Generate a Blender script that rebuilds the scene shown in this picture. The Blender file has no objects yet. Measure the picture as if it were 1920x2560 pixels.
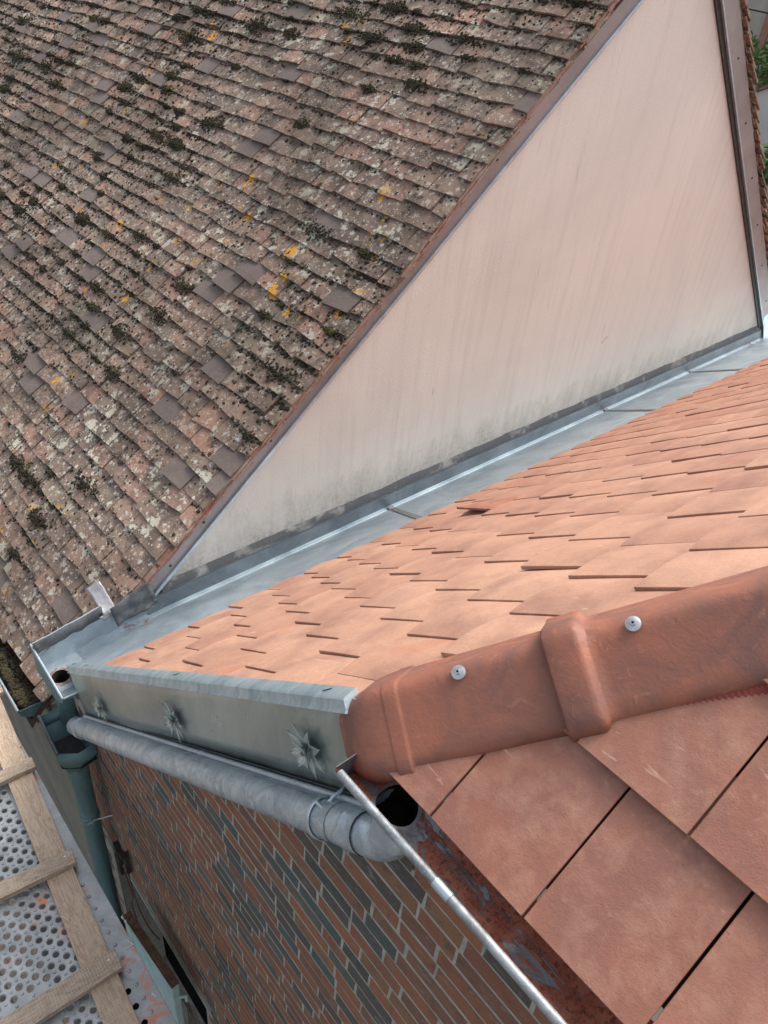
import bpy, bmesh, math, random
from mathutils import Vector, Matrix, noise
PI = math.pi
rnd = random.Random(7)
S = bpy.context.scene
C = S.collection

# ------------------------------------------------------------------ camera, sky, sun, exposure
cam = bpy.data.cameras.new('camera')
co = bpy.data.objects.new('camera', cam)
C.objects.link(co)
right = Vector((0.64532363, 0.75851558, 0.09061749))
down = Vector((0.50396123, -0.33357523, -0.7967124))
fwd = Vector((-0.57409101, 0.55980504, -0.59752643))
co.matrix_world = Matrix((( right.x, -down.x, -fwd.x, 0), (right.y, -down.y, -fwd.y, 0), (right.z, -down.z, -fwd.z, 0), (0, 0, 0, 1)))
cam.sensor_fit = 'HORIZONTAL'; cam.sensor_width = 36.0
cam.lens = 1932.9 / 1920 * 36
cam.clip_start = 0.05; cam.clip_end = 600
S.camera = co

SUN_EL, SUN_AZ = math.radians(52), math.radians(4)     # azimuth measured from +Y, clockwise
w = bpy.data.worlds.new('World'); S.world = w; w.use_nodes = True
nt = w.node_tree; bg = nt.nodes['Background']
sky = nt.nodes.new('ShaderNodeTexSky'); sky.sky_type = 'NISHITA'; sky.sun_disc = False
sky.sun_elevation = SUN_EL; sky.sun_rotation = SUN_AZ
sky.air_density = 1.0; sky.dust_density = 5.0; sky.ozone_density = 1.0
hs = nt.nodes.new('ShaderNodeHueSaturation'); hs.inputs['Saturation'].default_value = 0.42
nt.links.new(sky.outputs[0], hs.inputs['Color']); nt.links.new(hs.outputs[0], bg.inputs[0])
bg.inputs[1].default_value = 0.15
sl = bpy.data.lights.new('sun', 'SUN'); sl.energy = 1.3; sl.angle = math.radians(30); sl.color = (1.0, 0.95, 0.88)
so = bpy.data.objects.new('sun', sl); C.objects.link(so)
sd = Vector((math.cos(SUN_EL) * math.sin(SUN_AZ), math.cos(SUN_EL) * math.cos(SUN_AZ), math.sin(SUN_EL)))
so.rotation_euler = sd.to_track_quat('Z', 'Y').to_euler()
S.view_settings.view_transform = 'Standard'; S.view_settings.look = 'None'
S.view_settings.exposure = 0.86; S.view_settings.gamma = 1.0

# ------------------------------------------------------------------ node helpers
def M(name):
    m = bpy.data.materials.new(name); m.use_nodes = True
    t = m.node_tree; b = t.nodes['Principled BSDF']
    return m, t, b
def N(t, kind, **kw):
    n = t.nodes.new('ShaderNode' + kind)
    for k, v in kw.items():
        if k.startswith('i_'):
            k = k[2:]; k = int(k) if k.isdigit() else k.replace('_', ' ')
            n.inputs[k].default_value = v
        else: setattr(n, k, v)
    return n
def coords(t, scale=(1, 1, 1), kind='Object', rot=(0, 0, 0)):
    tc = N(t, 'TexCoord'); mp = N(t, 'Mapping')
    mp.inputs['Scale'].default_value = scale; mp.inputs['Rotation'].default_value = rot
    t.links.new(tc.outputs[kind], mp.inputs[0]); return mp.outputs[0]
def nz(t, vec, scale, detail=4, rough=0.55, dist=0.0):
    n = N(t, 'TexNoise'); n.inputs['Scale'].default_value = scale; n.inputs['Detail'].default_value = detail
    n.inputs['Roughness'].default_value = rough; n.inputs['Distortion'].default_value = dist
    t.links.new(vec, n.inputs['Vector']); return n.outputs[0]
def ramp(t, fac, stops, interp='LINEAR'):
    r = N(t, 'ValToRGB'); r.color_ramp.interpolation = interp
    el = r.color_ramp.elements
    while len(el) < len(stops): el.new(0.5)
    for e, (p, c) in zip(el, stops):
        e.position = p; e.color = (c, c, c, 1) if isinstance(c, (int, float)) else (*c, 1)
    t.links.new(fac, r.inputs[0]); return r.outputs[0]
def mix(t, fac, a, b, mode='MIX'):
    m = N(t, 'Mix', data_type='RGBA', blend_type=mode)
    for v, i in ((fac, 0), (a, 6), (b, 7)):
        if hasattr(v, 'links'): t.links.new(v, m.inputs[i])
        elif isinstance(v, (int, float)): m.inputs[i].default_value = v
        else: m.inputs[i].default_value = (*v, 1)
    return m.outputs[2]
def mth(t, op, a, b=0.0, clamp=False):
    m = N(t, 'Math', operation=op, use_clamp=clamp)
    for v, i in ((a, 0), (b, 1)):
        if hasattr(v, 'links'): t.links.new(v, m.inputs[i])
        else: m.inputs[i].default_value = v
    return m.outputs[0]
def attr(t, name):
    a = N(t, 'Attribute'); a.attribute_name = name; return a.outputs['Fac']
def bump(t, b, h, strength, dist=0.01, prev=None):
    n = N(t, 'Bump'); n.inputs['Strength'].default_value = strength; n.inputs['Distance'].default_value = dist
    t.links.new(h, n.inputs['Height'])
    if prev: t.links.new(prev, n.inputs['Normal'])
    t.links.new(n.outputs[0], b.inputs['Normal']); return n.outputs[0]
def setc(t, b, c):
    if hasattr(c, 'links'): t.links.new(c, b.inputs['Base Color'])
    else: b.inputs['Base Color'].default_value = (*c, 1)
def setr(t, b, r):
    if hasattr(r, 'links'): t.links.new(r, b.inputs['Roughness'])
    else: b.inputs['Roughness'].default_value = r

# ------------------------------------------------------------------ materials
def simple(name, c1, c2, scale=8, rough=0.7, metal=0.0, bs=0.2, bscale=60, bd=0.004, sc=(1, 1, 1), lo=0.35, hi=0.65, r2=None):
    m, t, b = M(name); v = coords(t, sc)
    n = nz(t, v, scale, 6, 0.6, 0.4)
    setc(t, b, ramp(t, n, [(lo, c1), (hi, c2)]))
    b.inputs['Metallic'].default_value = metal
    if r2 is None: setr(t, b, rough)
    else: setr(t, b, ramp(t, nz(t, v, scale * 1.7, 4), [(0.35, rough), (0.65, r2)]))
    if bs: bump(t, b, nz(t, v, bscale, 4), bs, bd)
    if name == 'black_void': b.inputs['Specular IOR Level'].default_value = 0.0
    return m

def mat_newtile():
    m, t, b = M('new_clay_tile'); v = coords(t)
    a = attr(t, 'rnd')
    base = ramp(t, a, [(0.0, (0.33, 0.128, 0.080)), (0.45, (0.42, 0.172, 0.106)), (0.55, (0.46, 0.222, 0.142)), (1.0, (0.60, 0.350, 0.235))])  # upper stops: same clay with the far face's light in its colour
    n1 = nz(t, v, 5.5, 5, 0.6, 0.3); n2 = nz(t, v, 17, 7, 0.68, 0.15); n3 = nz(t, v, 150, 3)
    base = mix(t, ramp(t, n1, [(0.40, 0.0), (0.66, 0.60)]), base, (0.235, 0.112, 0.086))
    base = mix(t, ramp(t, n2, [(0.46, 0.0), (0.70, 0.55)]), base, (0.52, 0.285, 0.19))
    base = mix(t, ramp(t, nz(t, coords(t, (1, 1, 1)), 26, 8, 0.75, 0.3), [(0.60, 0.0), (0.70, 0.35)]), base, (0.58, 0.36, 0.26))
    base = mix(t, ramp(t, n3, [(0.3, 0.0), (0.7, 0.22)]), base, (0.2, 0.09, 0.07))
    base = mix(t, ramp(t, nz(t, v, 4.2, 3, 0.5, 0.2), [(0.64, 0.0), (0.72, 0.35)]), base, (0.48, 0.17, 0.09))
    # chalky rub marks
    vs = coords(t, (6, 30, 6), rot=(0, 0, 0.4))
    base = mix(t, ramp(t, nz(t, vs, 2.2, 3, 0.5, 0.6), [(0.68, 0.0), (0.74, 0.5)]), base, (0.70, 0.45, 0.33))
    base = mix(t, ramp(t, nz(t, v, 210, 2, 0.4), [(0.70, 0.0), (0.74, 0.55)]), base, (0.16, 0.07, 0.055))
    setc(t, b, base); setr(t, b, ramp(t, n2, [(0.3, 0.50), (0.7, 0.66)]))
    b.inputs['Specular IOR Level'].default_value = 0.5
    h = mth(t, 'ADD', nz(t, v, 260, 4, 0.7), mth(t, 'MULTIPLY', n2, 2.2))
    bump(t, b, h, 0.38, 0.003)
    return m
def mat_hiptile():
    m, t, b = M('glazed_hip_clay'); v = coords(t)
    n1 = nz(t, v, 9, 5, 0.6, 0.8); n2 = nz(t, v, 30, 6, 0.65, 1.2)
    base = mix(t, ramp(t, n1, [(0.35, 0.0), (0.65, 1.0)]), (0.335, 0.118, 0.068), (0.195, 0.086, 0.064))
    base = mix(t, ramp(t, n2, [(0.60, 0.0), (0.72, 0.35)]), base, (0.60, 0.27, 0.16))
    vs = coords(t, (1.2, 1.0, 4))
    base = mix(t, ramp(t, nz(t, vs, 26, 7, 0.75, 1.5), [(0.66, 0.0), (0.70, 0.5)]), base, (0.60, 0.33, 0.22))
    base = mix(t, ramp(t, nz(t, v, 55, 5, 0.6), [(0.69, 0.0), (0.72, 0.6)]), base, (0.13, 0.06, 0.05))
    setc(t, b, base); setr(t, b, ramp(t, n1, [(0.35, 0.52), (0.65, 0.66)]))
    h = mth(t, 'ADD', nz(t, v, 160, 3), mth(t, 'MULTIPLY', n2, 2.0)); bump(t, b, h, 0.25, 0.003)
    return m
def lichen(t, base, v, scale, thr, colr, rr=0.5, mask=None, distort=0.5):
    # round crusty patches: distorted voronoi distance, only in some cells
    nn = N(t, 'TexNoise'); nn.inputs['Scale'].default_value = scale * 3.1; nn.inputs['Detail'].default_value = 4
    t.links.new(v, nn.inputs['Vector'])
    sub = N(t, 'VectorMath', operation='SUBTRACT'); t.links.new(nn.outputs['Color'], sub.inputs[0]); sub.inputs[1].default_value = (.5, .5, .5)
    scl = N(t, 'VectorMath', operation='SCALE'); t.links.new(sub.outputs[0], scl.inputs[0]); scl.inputs['Scale'].default_value = distort / scale
    add = N(t, 'VectorMath', operation='ADD'); t.links.new(v, add.inputs[0]); t.links.new(scl.outputs[0], add.inputs[1])
    vo = N(t, 'TexVoronoi'); vo.inputs['Scale'].default_value = scale; t.links.new(add.outputs[0], vo.inputs['Vector'])
    sep = N(t, 'SeparateColor'); t.links.new(vo.outputs['Color'], sep.inputs[0])
    size = mth(t, 'MULTIPLY', mth(t, 'SUBTRACT', sep.outputs[0], thr), rr / (1 - thr))
    f = mth(t, 'SUBTRACT', size, vo.outputs['Distance'])
    f = mth(t, 'MULTIPLY', f, 14.0, clamp=True)
    if mask: f = mth(t, 'MULTIPLY', f, mask)
    return mix(t, f, base, colr), f
def mat_oldtile():
    m, t, b = M('lichened_old_clay_tile'); v = coords(t)
    a = attr(t, 'rnd'); cl = attr(t, 'clean')
    n1 = nz(t, v, 2.2, 4, 0.6); n2 = nz(t, v, 38, 6, 0.7, 0.6); n3 = nz(t, v, 9, 5, 0.65, 0.5)
    base = ramp(t, a, [(0.0, (0.125, 0.092, 0.072)), (0.25, (0.215, 0.142, 0.105)), (0.45, (0.150, 0.120, 0.090)), (0.62, (0.255, 0.168, 0.125)), (0.8, (0.31, 0.165, 0.118)), (1.0, (0.185, 0.155, 0.112))])
    base = mix(t, ramp(t, n2, [(0.35, 0.0), (0.7, 0.55)]), base, (0.31, 0.235, 0.185))
    base = mix(t, ramp(t, n3, [(0.45, 0.0), (0.66, 0.75)]), base, (0.085, 0.068, 0.057))
    dirty = mth(t, 'SUBTRACT', 1.0, cl, True)
    lowm = mth(t, 'MULTIPLY', ramp(t, nz(t, v, 1.1, 3), [(0.30, 0.25), (0.62, 1.0)]), dirty)
    base, f1 = lichen(t, base, v, 11, 0.42, (0.42, 0.395, 0.315), 0.55, lowm, 1.2)
    base, f2 = lichen(t, base, v, 30, 0.45, (0.46, 0.43, 0.37), 0.52, lowm, 1.3)
    base, f3 = lichen(t, base, v, 64, 0.5, (0.48, 0.45, 0.395), 0.48, mth(t, 'MULTIPLY', dirty, 0.75), 1.2)
    omask = mth(t, 'MULTIPLY', ramp(t, nz(t, v, 0.9, 2), [(0.50, 0.0), (0.58, 1.0)]), dirty)
    base, f4 = lichen(t, base, v, 9, 0.72, (0.55, 0.27, 0.035), 0.45, omask, 1.5)
    base, f6 = lichen(t, base, v, 40, 0.60, (0.035, 0.030, 0.024), 0.6, mth(t, 'MULTIPLY', dirty, ramp(t, nz(t, v, 3.0, 4), [(0.42, 0.0), (0.56, 0.95)])), 1.4)
    base, f5 = lichen(t, base, v, 22, 0.55, (0.045, 0.038, 0.030), 0.5, mth(t, 'MULTIPLY', dirty, ramp(t, nz(t, v, 1.7, 3), [(0.42, 0.1), (0.6, 1.0)])), 1.4)
    grey = mix(t, ramp(t, n2, [(0.4, 0.0), (0.75, 0.35)]), (0.150, 0.120, 0.106), (0.24, 0.192, 0.165))
    base = mix(t, cl, base, grey)
    base = mix(t, 1.0, base, ramp(t, nz(t, v, 1.3, 5, 0.6, 0.4), [(0.32, 0.74), (0.62, 1.32)]), 'MULTIPLY')
    setc(t, b, base); setr(t, b, 0.88); b.inputs['Specular IOR Level'].default_value = 0.25
    h = mth(t, 'ADD', mth(t, 'MULTIPLY', f1, 0.5), mth(t, 'MULTIPLY', n2, 1.5))
    h = mth(t, 'ADD', h, mth(t, 'MULTIPLY', f5, 0.9)); bump(t, b, h, 0.6, 0.006)
    return m
def mat_zinc(name, c1, c2, metal=0.75, r1=0.28, r2=0.5, scale=3.0, stain=None, sc=(1, 1, 1), bs=0.15):
    m, t, b = M(name); v = coords(t, sc)
    n1 = nz(t, v, scale, 6, 0.65, 1.2); n2 = nz(t, v, scale * 9, 5, 0.65, 0.8)
    base = mix(t, ramp(t, n1, [(0.34, 0.0), (0.66, 1.0)]), c1, c2)
    base = mix(t, ramp(t, n2, [(0.52, 0.0), (0.75, 0.35)]), base, tuple(min(1, x * 1.35) for x in c2))
    dk = ramp(t, nz(t, v, scale * 16, 4, 0.7), [(0.66, 0.0), (0.72, 0.55)])
    base = mix(t, dk, base, tuple(x * 0.45 for x in c1))
    mt = None
    if stain:
        sm = ramp(t, nz(t, v, stain[1], 6, 0.7, 1.0), [(stain[2], 0.0), (stain[2] + 0.07, 1.0)])
        base = mix(t, sm, base, stain[0]); mt = mth(t, 'MULTIPLY', mth(t, 'SUBTRACT', 1.0, sm), metal)
    setc(t, b, base)
    if mt: t.links.new(mt, b.inputs['Metallic'])
    else: b.inputs['Metallic'].default_value = metal
    setr(t, b, ramp(t, n2, [(0.3, r1), (0.7, r2)]))
    h = mth(t, 'ADD', nz(t, v, scale * 2.2, 3), mth(t, 'MULTIPLY', n2, 0.25)); bump(t, b, h, bs, 0.01)
    return m
def mat_stucco():
    m, t, b = M('pink_cream_render'); v = coords(t)
    sep = N(t, 'SeparateXYZ'); t.links.new(v, sep.inputs[0])
    z = sep.outputs[2]
    # soot and splash staining that climbs a hand's breadth above the flashing, ragged upper edge
    line = mth(t, 'ADD', z, 2.93)
    stv = coords(t, (3, 3.2, 1.3)); sn = nz(t, stv, 2.0, 8, 0.78, 0.2)
    hgt = mth(t, 'MULTIPLY', ramp(t, sn, [(0.25, 0.10), (0.75, 1.0)]), 0.50)
    g = mth(t, 'MULTIPLY', mth(t, 'SUBTRACT', hgt, line), 2.6, True)
    g = mth(t, 'MULTIPLY', g, ramp(t, nz(t, v, 45, 6, 0.8), [(0.32, 0.15), (0.62, 1.0)]))
    n1 = nz(t, v, 0.8, 4, 0.6, 0.5)
    base = mix(t, ramp(t, n1, [(0.32, 0.0), (0.66, 1.0)]), (0.625, 0.595, 0.550), (0.715, 0.680, 0.625))
    # faint rain streaks
    st = nz(t, coords(t, (3, 14, 0.7), rot=(0.12, 0, 0)), 1.3, 5, 0.6, 0.3)
    base = mix(t, ramp(t, st, [(0.48, 0.0), (0.72, 0.30)]), base, (0.47, 0.445, 0.41))
    sk = nz(t, coords(t, (3, 22, 2.2), rot=(0.3, 0, 0)), 1.2, 3, 0.5, 0.2)
    base = mix(t, ramp(t, sk, [(0.715, 0.0), (0.745, 0.55)]), base, (0.36, 0.32, 0.30))
    base = mix(t, mth(t, 'MULTIPLY', g, 0.85), base, (0.17, 0.155, 0.142))
    gr = nz(t, v, 90, 5, 0.7)
    base = mix(t, ramp(t, gr, [(0.35, 0.16), (0.6, 0.0)]), base, (0.34, 0.28, 0.25))
    setc(t, b, base); setr(t, b, 0.9); b.inputs['Specular IOR Level'].default_value = 0.2
    bump(t, b, gr, 0.45, 0.005)
    return m
def mat_brick():
    m, t, b = M('old_brick_face'); v = coords(t)
    a = attr(t, 'rnd'); dk = attr(t, 'dark')
    n1 = nz(t, v, 14, 6, 0.7, 0.9); n2 = nz(t, v, 60, 5, 0.7, 0.5)
    red = ramp(t, a, [(0, (0.215, 0.090, 0.055)), (0.4, (0.285, 0.118, 0.060)), (0.7, (0.175, 0.088, 0.062)), (1, (0.25, 0.128, 0.068))])
    drk = ramp(t, a, [(0, (0.060, 0.070, 0.066)), (0.35, (0.095, 0.078, 0.068)), (0.65, (0.060, 0.095, 0.094)), (1, (0.13, 0.112, 0.098))])
    base = mix(t, dk, red, drk)
    base = mix(t, ramp(t, n1, [(0.5, 0.0), (0.68, 0.8)]), base, (0.095, 0.070, 0.055))
    base = mix(t, ramp(t, n2, [(0.55, 0.0), (0.75, 0.5)]), base, (0.27, 0.22, 0.18))
    # pale salts and mortar smears on the lower, older part
    base = mix(t, ramp(t, nz(t, coords(t, (2, 1, 5)), 9, 6, 0.7, 1.0), [(0.58, 0.0), (0.70, 0.6)]), base, (0.28, 0.285, 0.27))
    setc(t, b, base); setr(t, b, 0.88)
    bump(t, b, mth(t, 'ADD', n1, n2), 0.55, 0.005)
    return m
def mat_wood(name, c1, c2, c3):
    m, t, b = M(name); v = coords(t, (1.6, 14, 14))
    n = nz(t, v, 3.2, 5, 0.6, 2.2)
    fine = nz(t, coords(t, (5, 180, 180)), 1.5, 4, 0.7)
    base = ramp(t, n, [(0.30, c1), (0.48, c2), (0.54, c3), (0.62, c2), (0.75, c1)])
    base = mix(t, ramp(t, fine, [(0.45, 0.0), (0.7, 0.5)]), base, tuple(x * 0.62 for x in c1))
    kn = N(t, 'TexVoronoi'); kn.inputs['Scale'].default_value = 7; t.links.new(coords(t, (1, 2, 2)), kn.inputs['Vector'])
    base = mix(t, ramp(t, kn.outputs['Distance'], [(0.05, 0.8), (0.09, 0.0)]), base, (0.12, 0.06, 0.03))
    saw = N(t, 'TexWave'); saw.inputs['Scale'].default_value = 28; saw.inputs['Distortion'].default_value = 4; saw.inputs['Detail'].default_value = 2
    t.links.new(coords(t, (1, 0.25, 0.25)), saw.inputs['Vector'])
    base = mix(t, mth(t, 'MULTIPLY', saw.outputs['Fac'], 0.14), base, tuple(x * 0.5 for x in c1))
    dirt = nz(t, coords(t), 16, 5, 0.7)
    base = mix(t, ramp(t, dirt, [(0.55, 0.0), (0.75, 0.5)]), base, (0.20, 0.165, 0.13))
    setc(t, b, base); setr(t, b, 0.8); bump(t, b, mth(t, 'ADD', fine, saw.outputs['Fac']), 0.35, 0.002)
    return m
def mat_deck():
    m, t, b = M('scuffed_galvanised_deck'); v = coords(t)
    n1 = nz(t, v, 7, 6, 0.65, 1.0); n2 = nz(t, v, 60, 5, 0.7)
    base = mix(t, ramp(t, n1, [(0.35, 0.0), (0.65, 1.0)]), (0.25, 0.265, 0.27), (0.45, 0.47, 0.47))
    base = mix(t, ramp(t, n2, [(0.55, 0.0), (0.75, 0.3)]), base, (0.46, 0.47, 0.47))
    o = nz(t, v, 7.5, 7, 0.72, 0.8)
    om = mth(t, 'MULTIPLY', ramp(t, o, [(0.52, 0.0), (0.60, 0.9)]), ramp(t, nz(t, v, 2.3, 2), [(0.46, 0.0), (0.54, 1.0)]))
    base = mix(t, om, base, (0.62, 0.22, 0.12))
    setc(t, b, base); t.links.new(mth(t, 'MULTIPLY', mth(t, 'SUBTRACT', 1.0, om), 0.55), b.inputs['Metallic'])
    setr(t, b, ramp(t, n1, [(0.3, 0.36), (0.7, 0.55)])); bump(t, b, n2, 0.15, 0.002)
    return m
def mat_moss(name='dark_moss', g=1.0):
    m, t, b = M(name); v = coords(t)
    n = nz(t, v, 9, 4, 0.6); n2 = nz(t, v, 140, 3)
    base = ramp(t, n, [(0.35, (0.022, 0.020, 0.016)), (0.52, (0.040, 0.036, 0.022)), (0.66, (0.060 * g, 0.056 * g, 0.024))])
    base = mix(t, ramp(t, n2, [(0.4, 0.0), (0.7, 0.5)]), base, (0.10, 0.088, 0.06))
    setc(t, b, base); setr(t, b, 0.95); b.inputs['Specular IOR Level'].default_value = 0.1
    bump(t, b, n2, 1.0, 0.006); return m
def mat_gutterdust():
    m, t, b = M('zinc_under_clay_dust'); v = coords(t)
    n1 = nz(t, coords(t, (1.0, 3.2, 3.2)), 8, 7, 0.68, 0.9); n2 = nz(t, v, 120, 4, 0.7); n3 = nz(t, v, 22, 5, 0.6)
    dust = mix(t, ramp(t, n3, [(0.35, 0.0), (0.65, 1.0)]), (0.24, 0.070, 0.042), (0.37, 0.145, 0.090))
    dust = mix(t, ramp(t, n2, [(0.5, 0.0), (0.62, 0.8)]), dust, (0.10, 0.028, 0.018))
    f = ramp(t, n1, [(0.44, 0.0), (0.48, 1.0)])
    base = mix(t, f, (0.24, 0.245, 0.26), dust)
    setc(t, b, base); setr(t, b, ramp(t, f, [(0.0, 0.42), (1.0, 0.95)]))
    t.links.new(mth(t, 'MULTIPLY', mth(t, 'SUBTRACT', 1.0, f), 0.5), b.inputs['Metallic'])
    bump(t, b, mth(t, 'ADD', f, n2), 0.6, 0.003); return m

MT = dict(
    newtile=mat_newtile(), hip=mat_hiptile(), old=mat_oldtile(),
    zinc=mat_zinc('bright_zinc', (0.40, 0.475, 0.53), (0.56, 0.63, 0.68), 0.7, 0.30, 0.50, 2.6),
    pan=mat_zinc('valley_zinc', (0.30, 0.36, 0.405), (0.50, 0.57, 0.61), 0.6, 0.36, 0.54, 2.2, ((0.20, 0.125, 0.10), 5.5, 0.63)),
    pipe=mat_zinc('spangled_zinc_pipe', (0.33, 0.40, 0.46), (0.60, 0.68, 0.74), 0.7, 0.24, 0.46, 17),
    rod=mat_zinc('blotchy_galvanised_rod', (0.17, 0.178, 0.185), (0.36, 0.385, 0.40), 0.5, 0.45, 0.62, 22),
    fascia=mat_zinc('patinated_zinc', (0.27, 0.325, 0.32), (0.47, 0.53, 0.51), 0.8, 0.26, 0.38, 1.6, sc=(1, 1, 0.5), bs=0.3),
    capz=mat_zinc('streaked_zinc_capping', (0.30, 0.42, 0.46), (0.60, 0.68, 0.71), 0.6, 0.35, 0.5, 8, sc=(3, 1, 1)),
    green=mat_zinc('blue_green_zinc', (0.105, 0.20, 0.215), (0.17, 0.285, 0.30), 0.35, 0.40, 0.55, 4, sc=(1, 1, 0.5)),
    darkz=mat_zinc('dark_weathered_zinc', (0.095, 0.12, 0.13), (0.17, 0.20, 0.21), 0.45, 0.40, 0.55, 5),
    upst=mat_zinc('dull_upstand_zinc', (0.115, 0.14, 0.165), (0.21, 0.245, 0.275), 0.5, 0.42, 0.6, 3.0, bs=0.3),
    lead=mat_zinc('dark_lead', (0.075, 0.077, 0.083), (0.16, 0.165, 0.175), 0.35, 0.42, 0.6, 9, bs=0.6),
    leadlight=mat_zinc('pale_lead', (0.30, 0.30, 0.32), (0.44, 0.44, 0.46), 0.4, 0.45, 0.6, 9, bs=0.5),
    band=mat_zinc('brown_grey_coated_metal', (0.205, 0.185, 0.187), (0.29, 0.262, 0.265), 0.3, 0.36, 0.48, 1.4, bs=0.1),
    dripz=mat_zinc('pale_drip_zinc', (0.34, 0.39, 0.44), (0.50, 0.55, 0.60), 0.65, 0.30, 0.45, 6),
    stucco=mat_stucco(), brick=mat_brick(),
    mortar=simple('pale_lime_mortar', (0.27, 0.265, 0.23), (0.42, 0.405, 0.36), 20, 0.95, bs=0.8, bscale=90, bd=0.006),
    mortarband=simple('sooty_mortar_fillet', (0.095, 0.098, 0.105), (0.30, 0.29, 0.28), 5, 0.9, bs=0.7, bscale=70, bd=0.006, sc=(1, 1, 1), lo=0.52, hi=0.64),
    grey=simple('olive_grey_render', (0.175, 0.170, 0.140), (0.245, 0.235, 0.20), 3.5, 0.95, bs=0.9, bscale=170, bd=0.006),
    black=simple('black_void', (0.008, 0.008, 0.009), (0.014, 0.013, 0.013), 8, 0.9, bs=0),
    iron=simple('black_iron', (0.018, 0.017, 0.017), (0.04, 0.035, 0.032), 20, 0.6, bs=0.3),
    wood=mat_wood('sawn_new_timber', (0.50, 0.375, 0.265), (0.60, 0.47, 0.345), (0.40, 0.275, 0.18)),
    wood2=mat_wood('weathered_timber', (0.42, 0.33, 0.245), (0.52, 0.415, 0.315), (0.30, 0.215, 0.15)),
    deck=mat_deck(), moss=mat_moss(), mossg=mat_moss('olive_moss', 1.9), dust=mat_gutterdust(),
    roofdeck=simple('roof_boarding', (0.05, 0.035, 0.028), (0.08, 0.05, 0.04), 8, 0.9, bs=0),
    comb=simple('red_comb_strip', (0.22, 0.035, 0.03), (0.30, 0.055, 0.045), 30, 0.6, bs=0.2),
    mint=simple('chipped_mint_paint', (0.30, 0.44, 0.43), (0.40, 0.54, 0.52), 12, 0.55, bs=0.3, bscale=50),
    rotwood=simple('rotten_brown_wood', (0.085, 0.048, 0.030), (0.16, 0.09, 0.055), 25, 0.95, bs=1.0, bscale=60, bd=0.01),
    steel=simple('bright_steel_washer', (0.42, 0.42, 0.43), (0.62, 0.62, 0.62), 60, 0.38, 0.85, bs=0.05),
    solder=simple('rough_grey_solder', (0.13, 0.13, 0.135), (0.26, 0.26, 0.27), 40, 0.6, 0.3, bs=0.8, bscale=120, bd=0.004),
    grille=simple('rusty_beige_iron', (0.20, 0.16, 0.13), (0.32, 0.27, 0.23), 30, 0.8, bs=0.3),
    paving=simple('street_paving', (0.10, 0.095, 0.085), (0.17, 0.16, 0.145), 2.0, 0.9, bs=0.4, bscale=20),
    beige=simple('distant_pale_render', (0.52, 0.50, 0.47), (0.60, 0.58, 0.545), 0.7, 0.9, bs=0.1),
    fbrick=simple('distant_brick', (0.26, 0.13, 0.09), (0.36, 0.20, 0.14), 6, 0.9, bs=0.3),
    redtile=simple('distant_red_tile', (0.17, 0.085, 0.06), (0.28, 0.14, 0.10), 5, 0.9, bs=0.4),
    verge=simple('raw_broken_tile_edge', (0.27, 0.105, 0.075), (0.33, 0.245, 0.20), 14, 0.9, bs=0.8, bscale=90, bd=0.005),
    tan=simple('distant_tan_render', (0.36, 0.33, 0.29), (0.43, 0.40, 0.355), 1.0, 0.9, bs=0.1),
    leaf=simple('leaf_green', (0.045, 0.085, 0.025), (0.13, 0.21, 0.05), 1.2, 0.6, bs=0),
    bark=simple('bark', (0.08, 0.06, 0.045), (0.14, 0.11, 0.085), 9, 0.9, bs=0.6),
    paintwhite=simple('white_splash', (0.65, 0.65, 0.62), (0.75, 0.75, 0.72), 9, 0.6, bs=0),
    ink=simple('dark_ink', (0.05, 0.05, 0.055), (0.07, 0.07, 0.075), 9, 0.6, bs=0),
)

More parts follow.
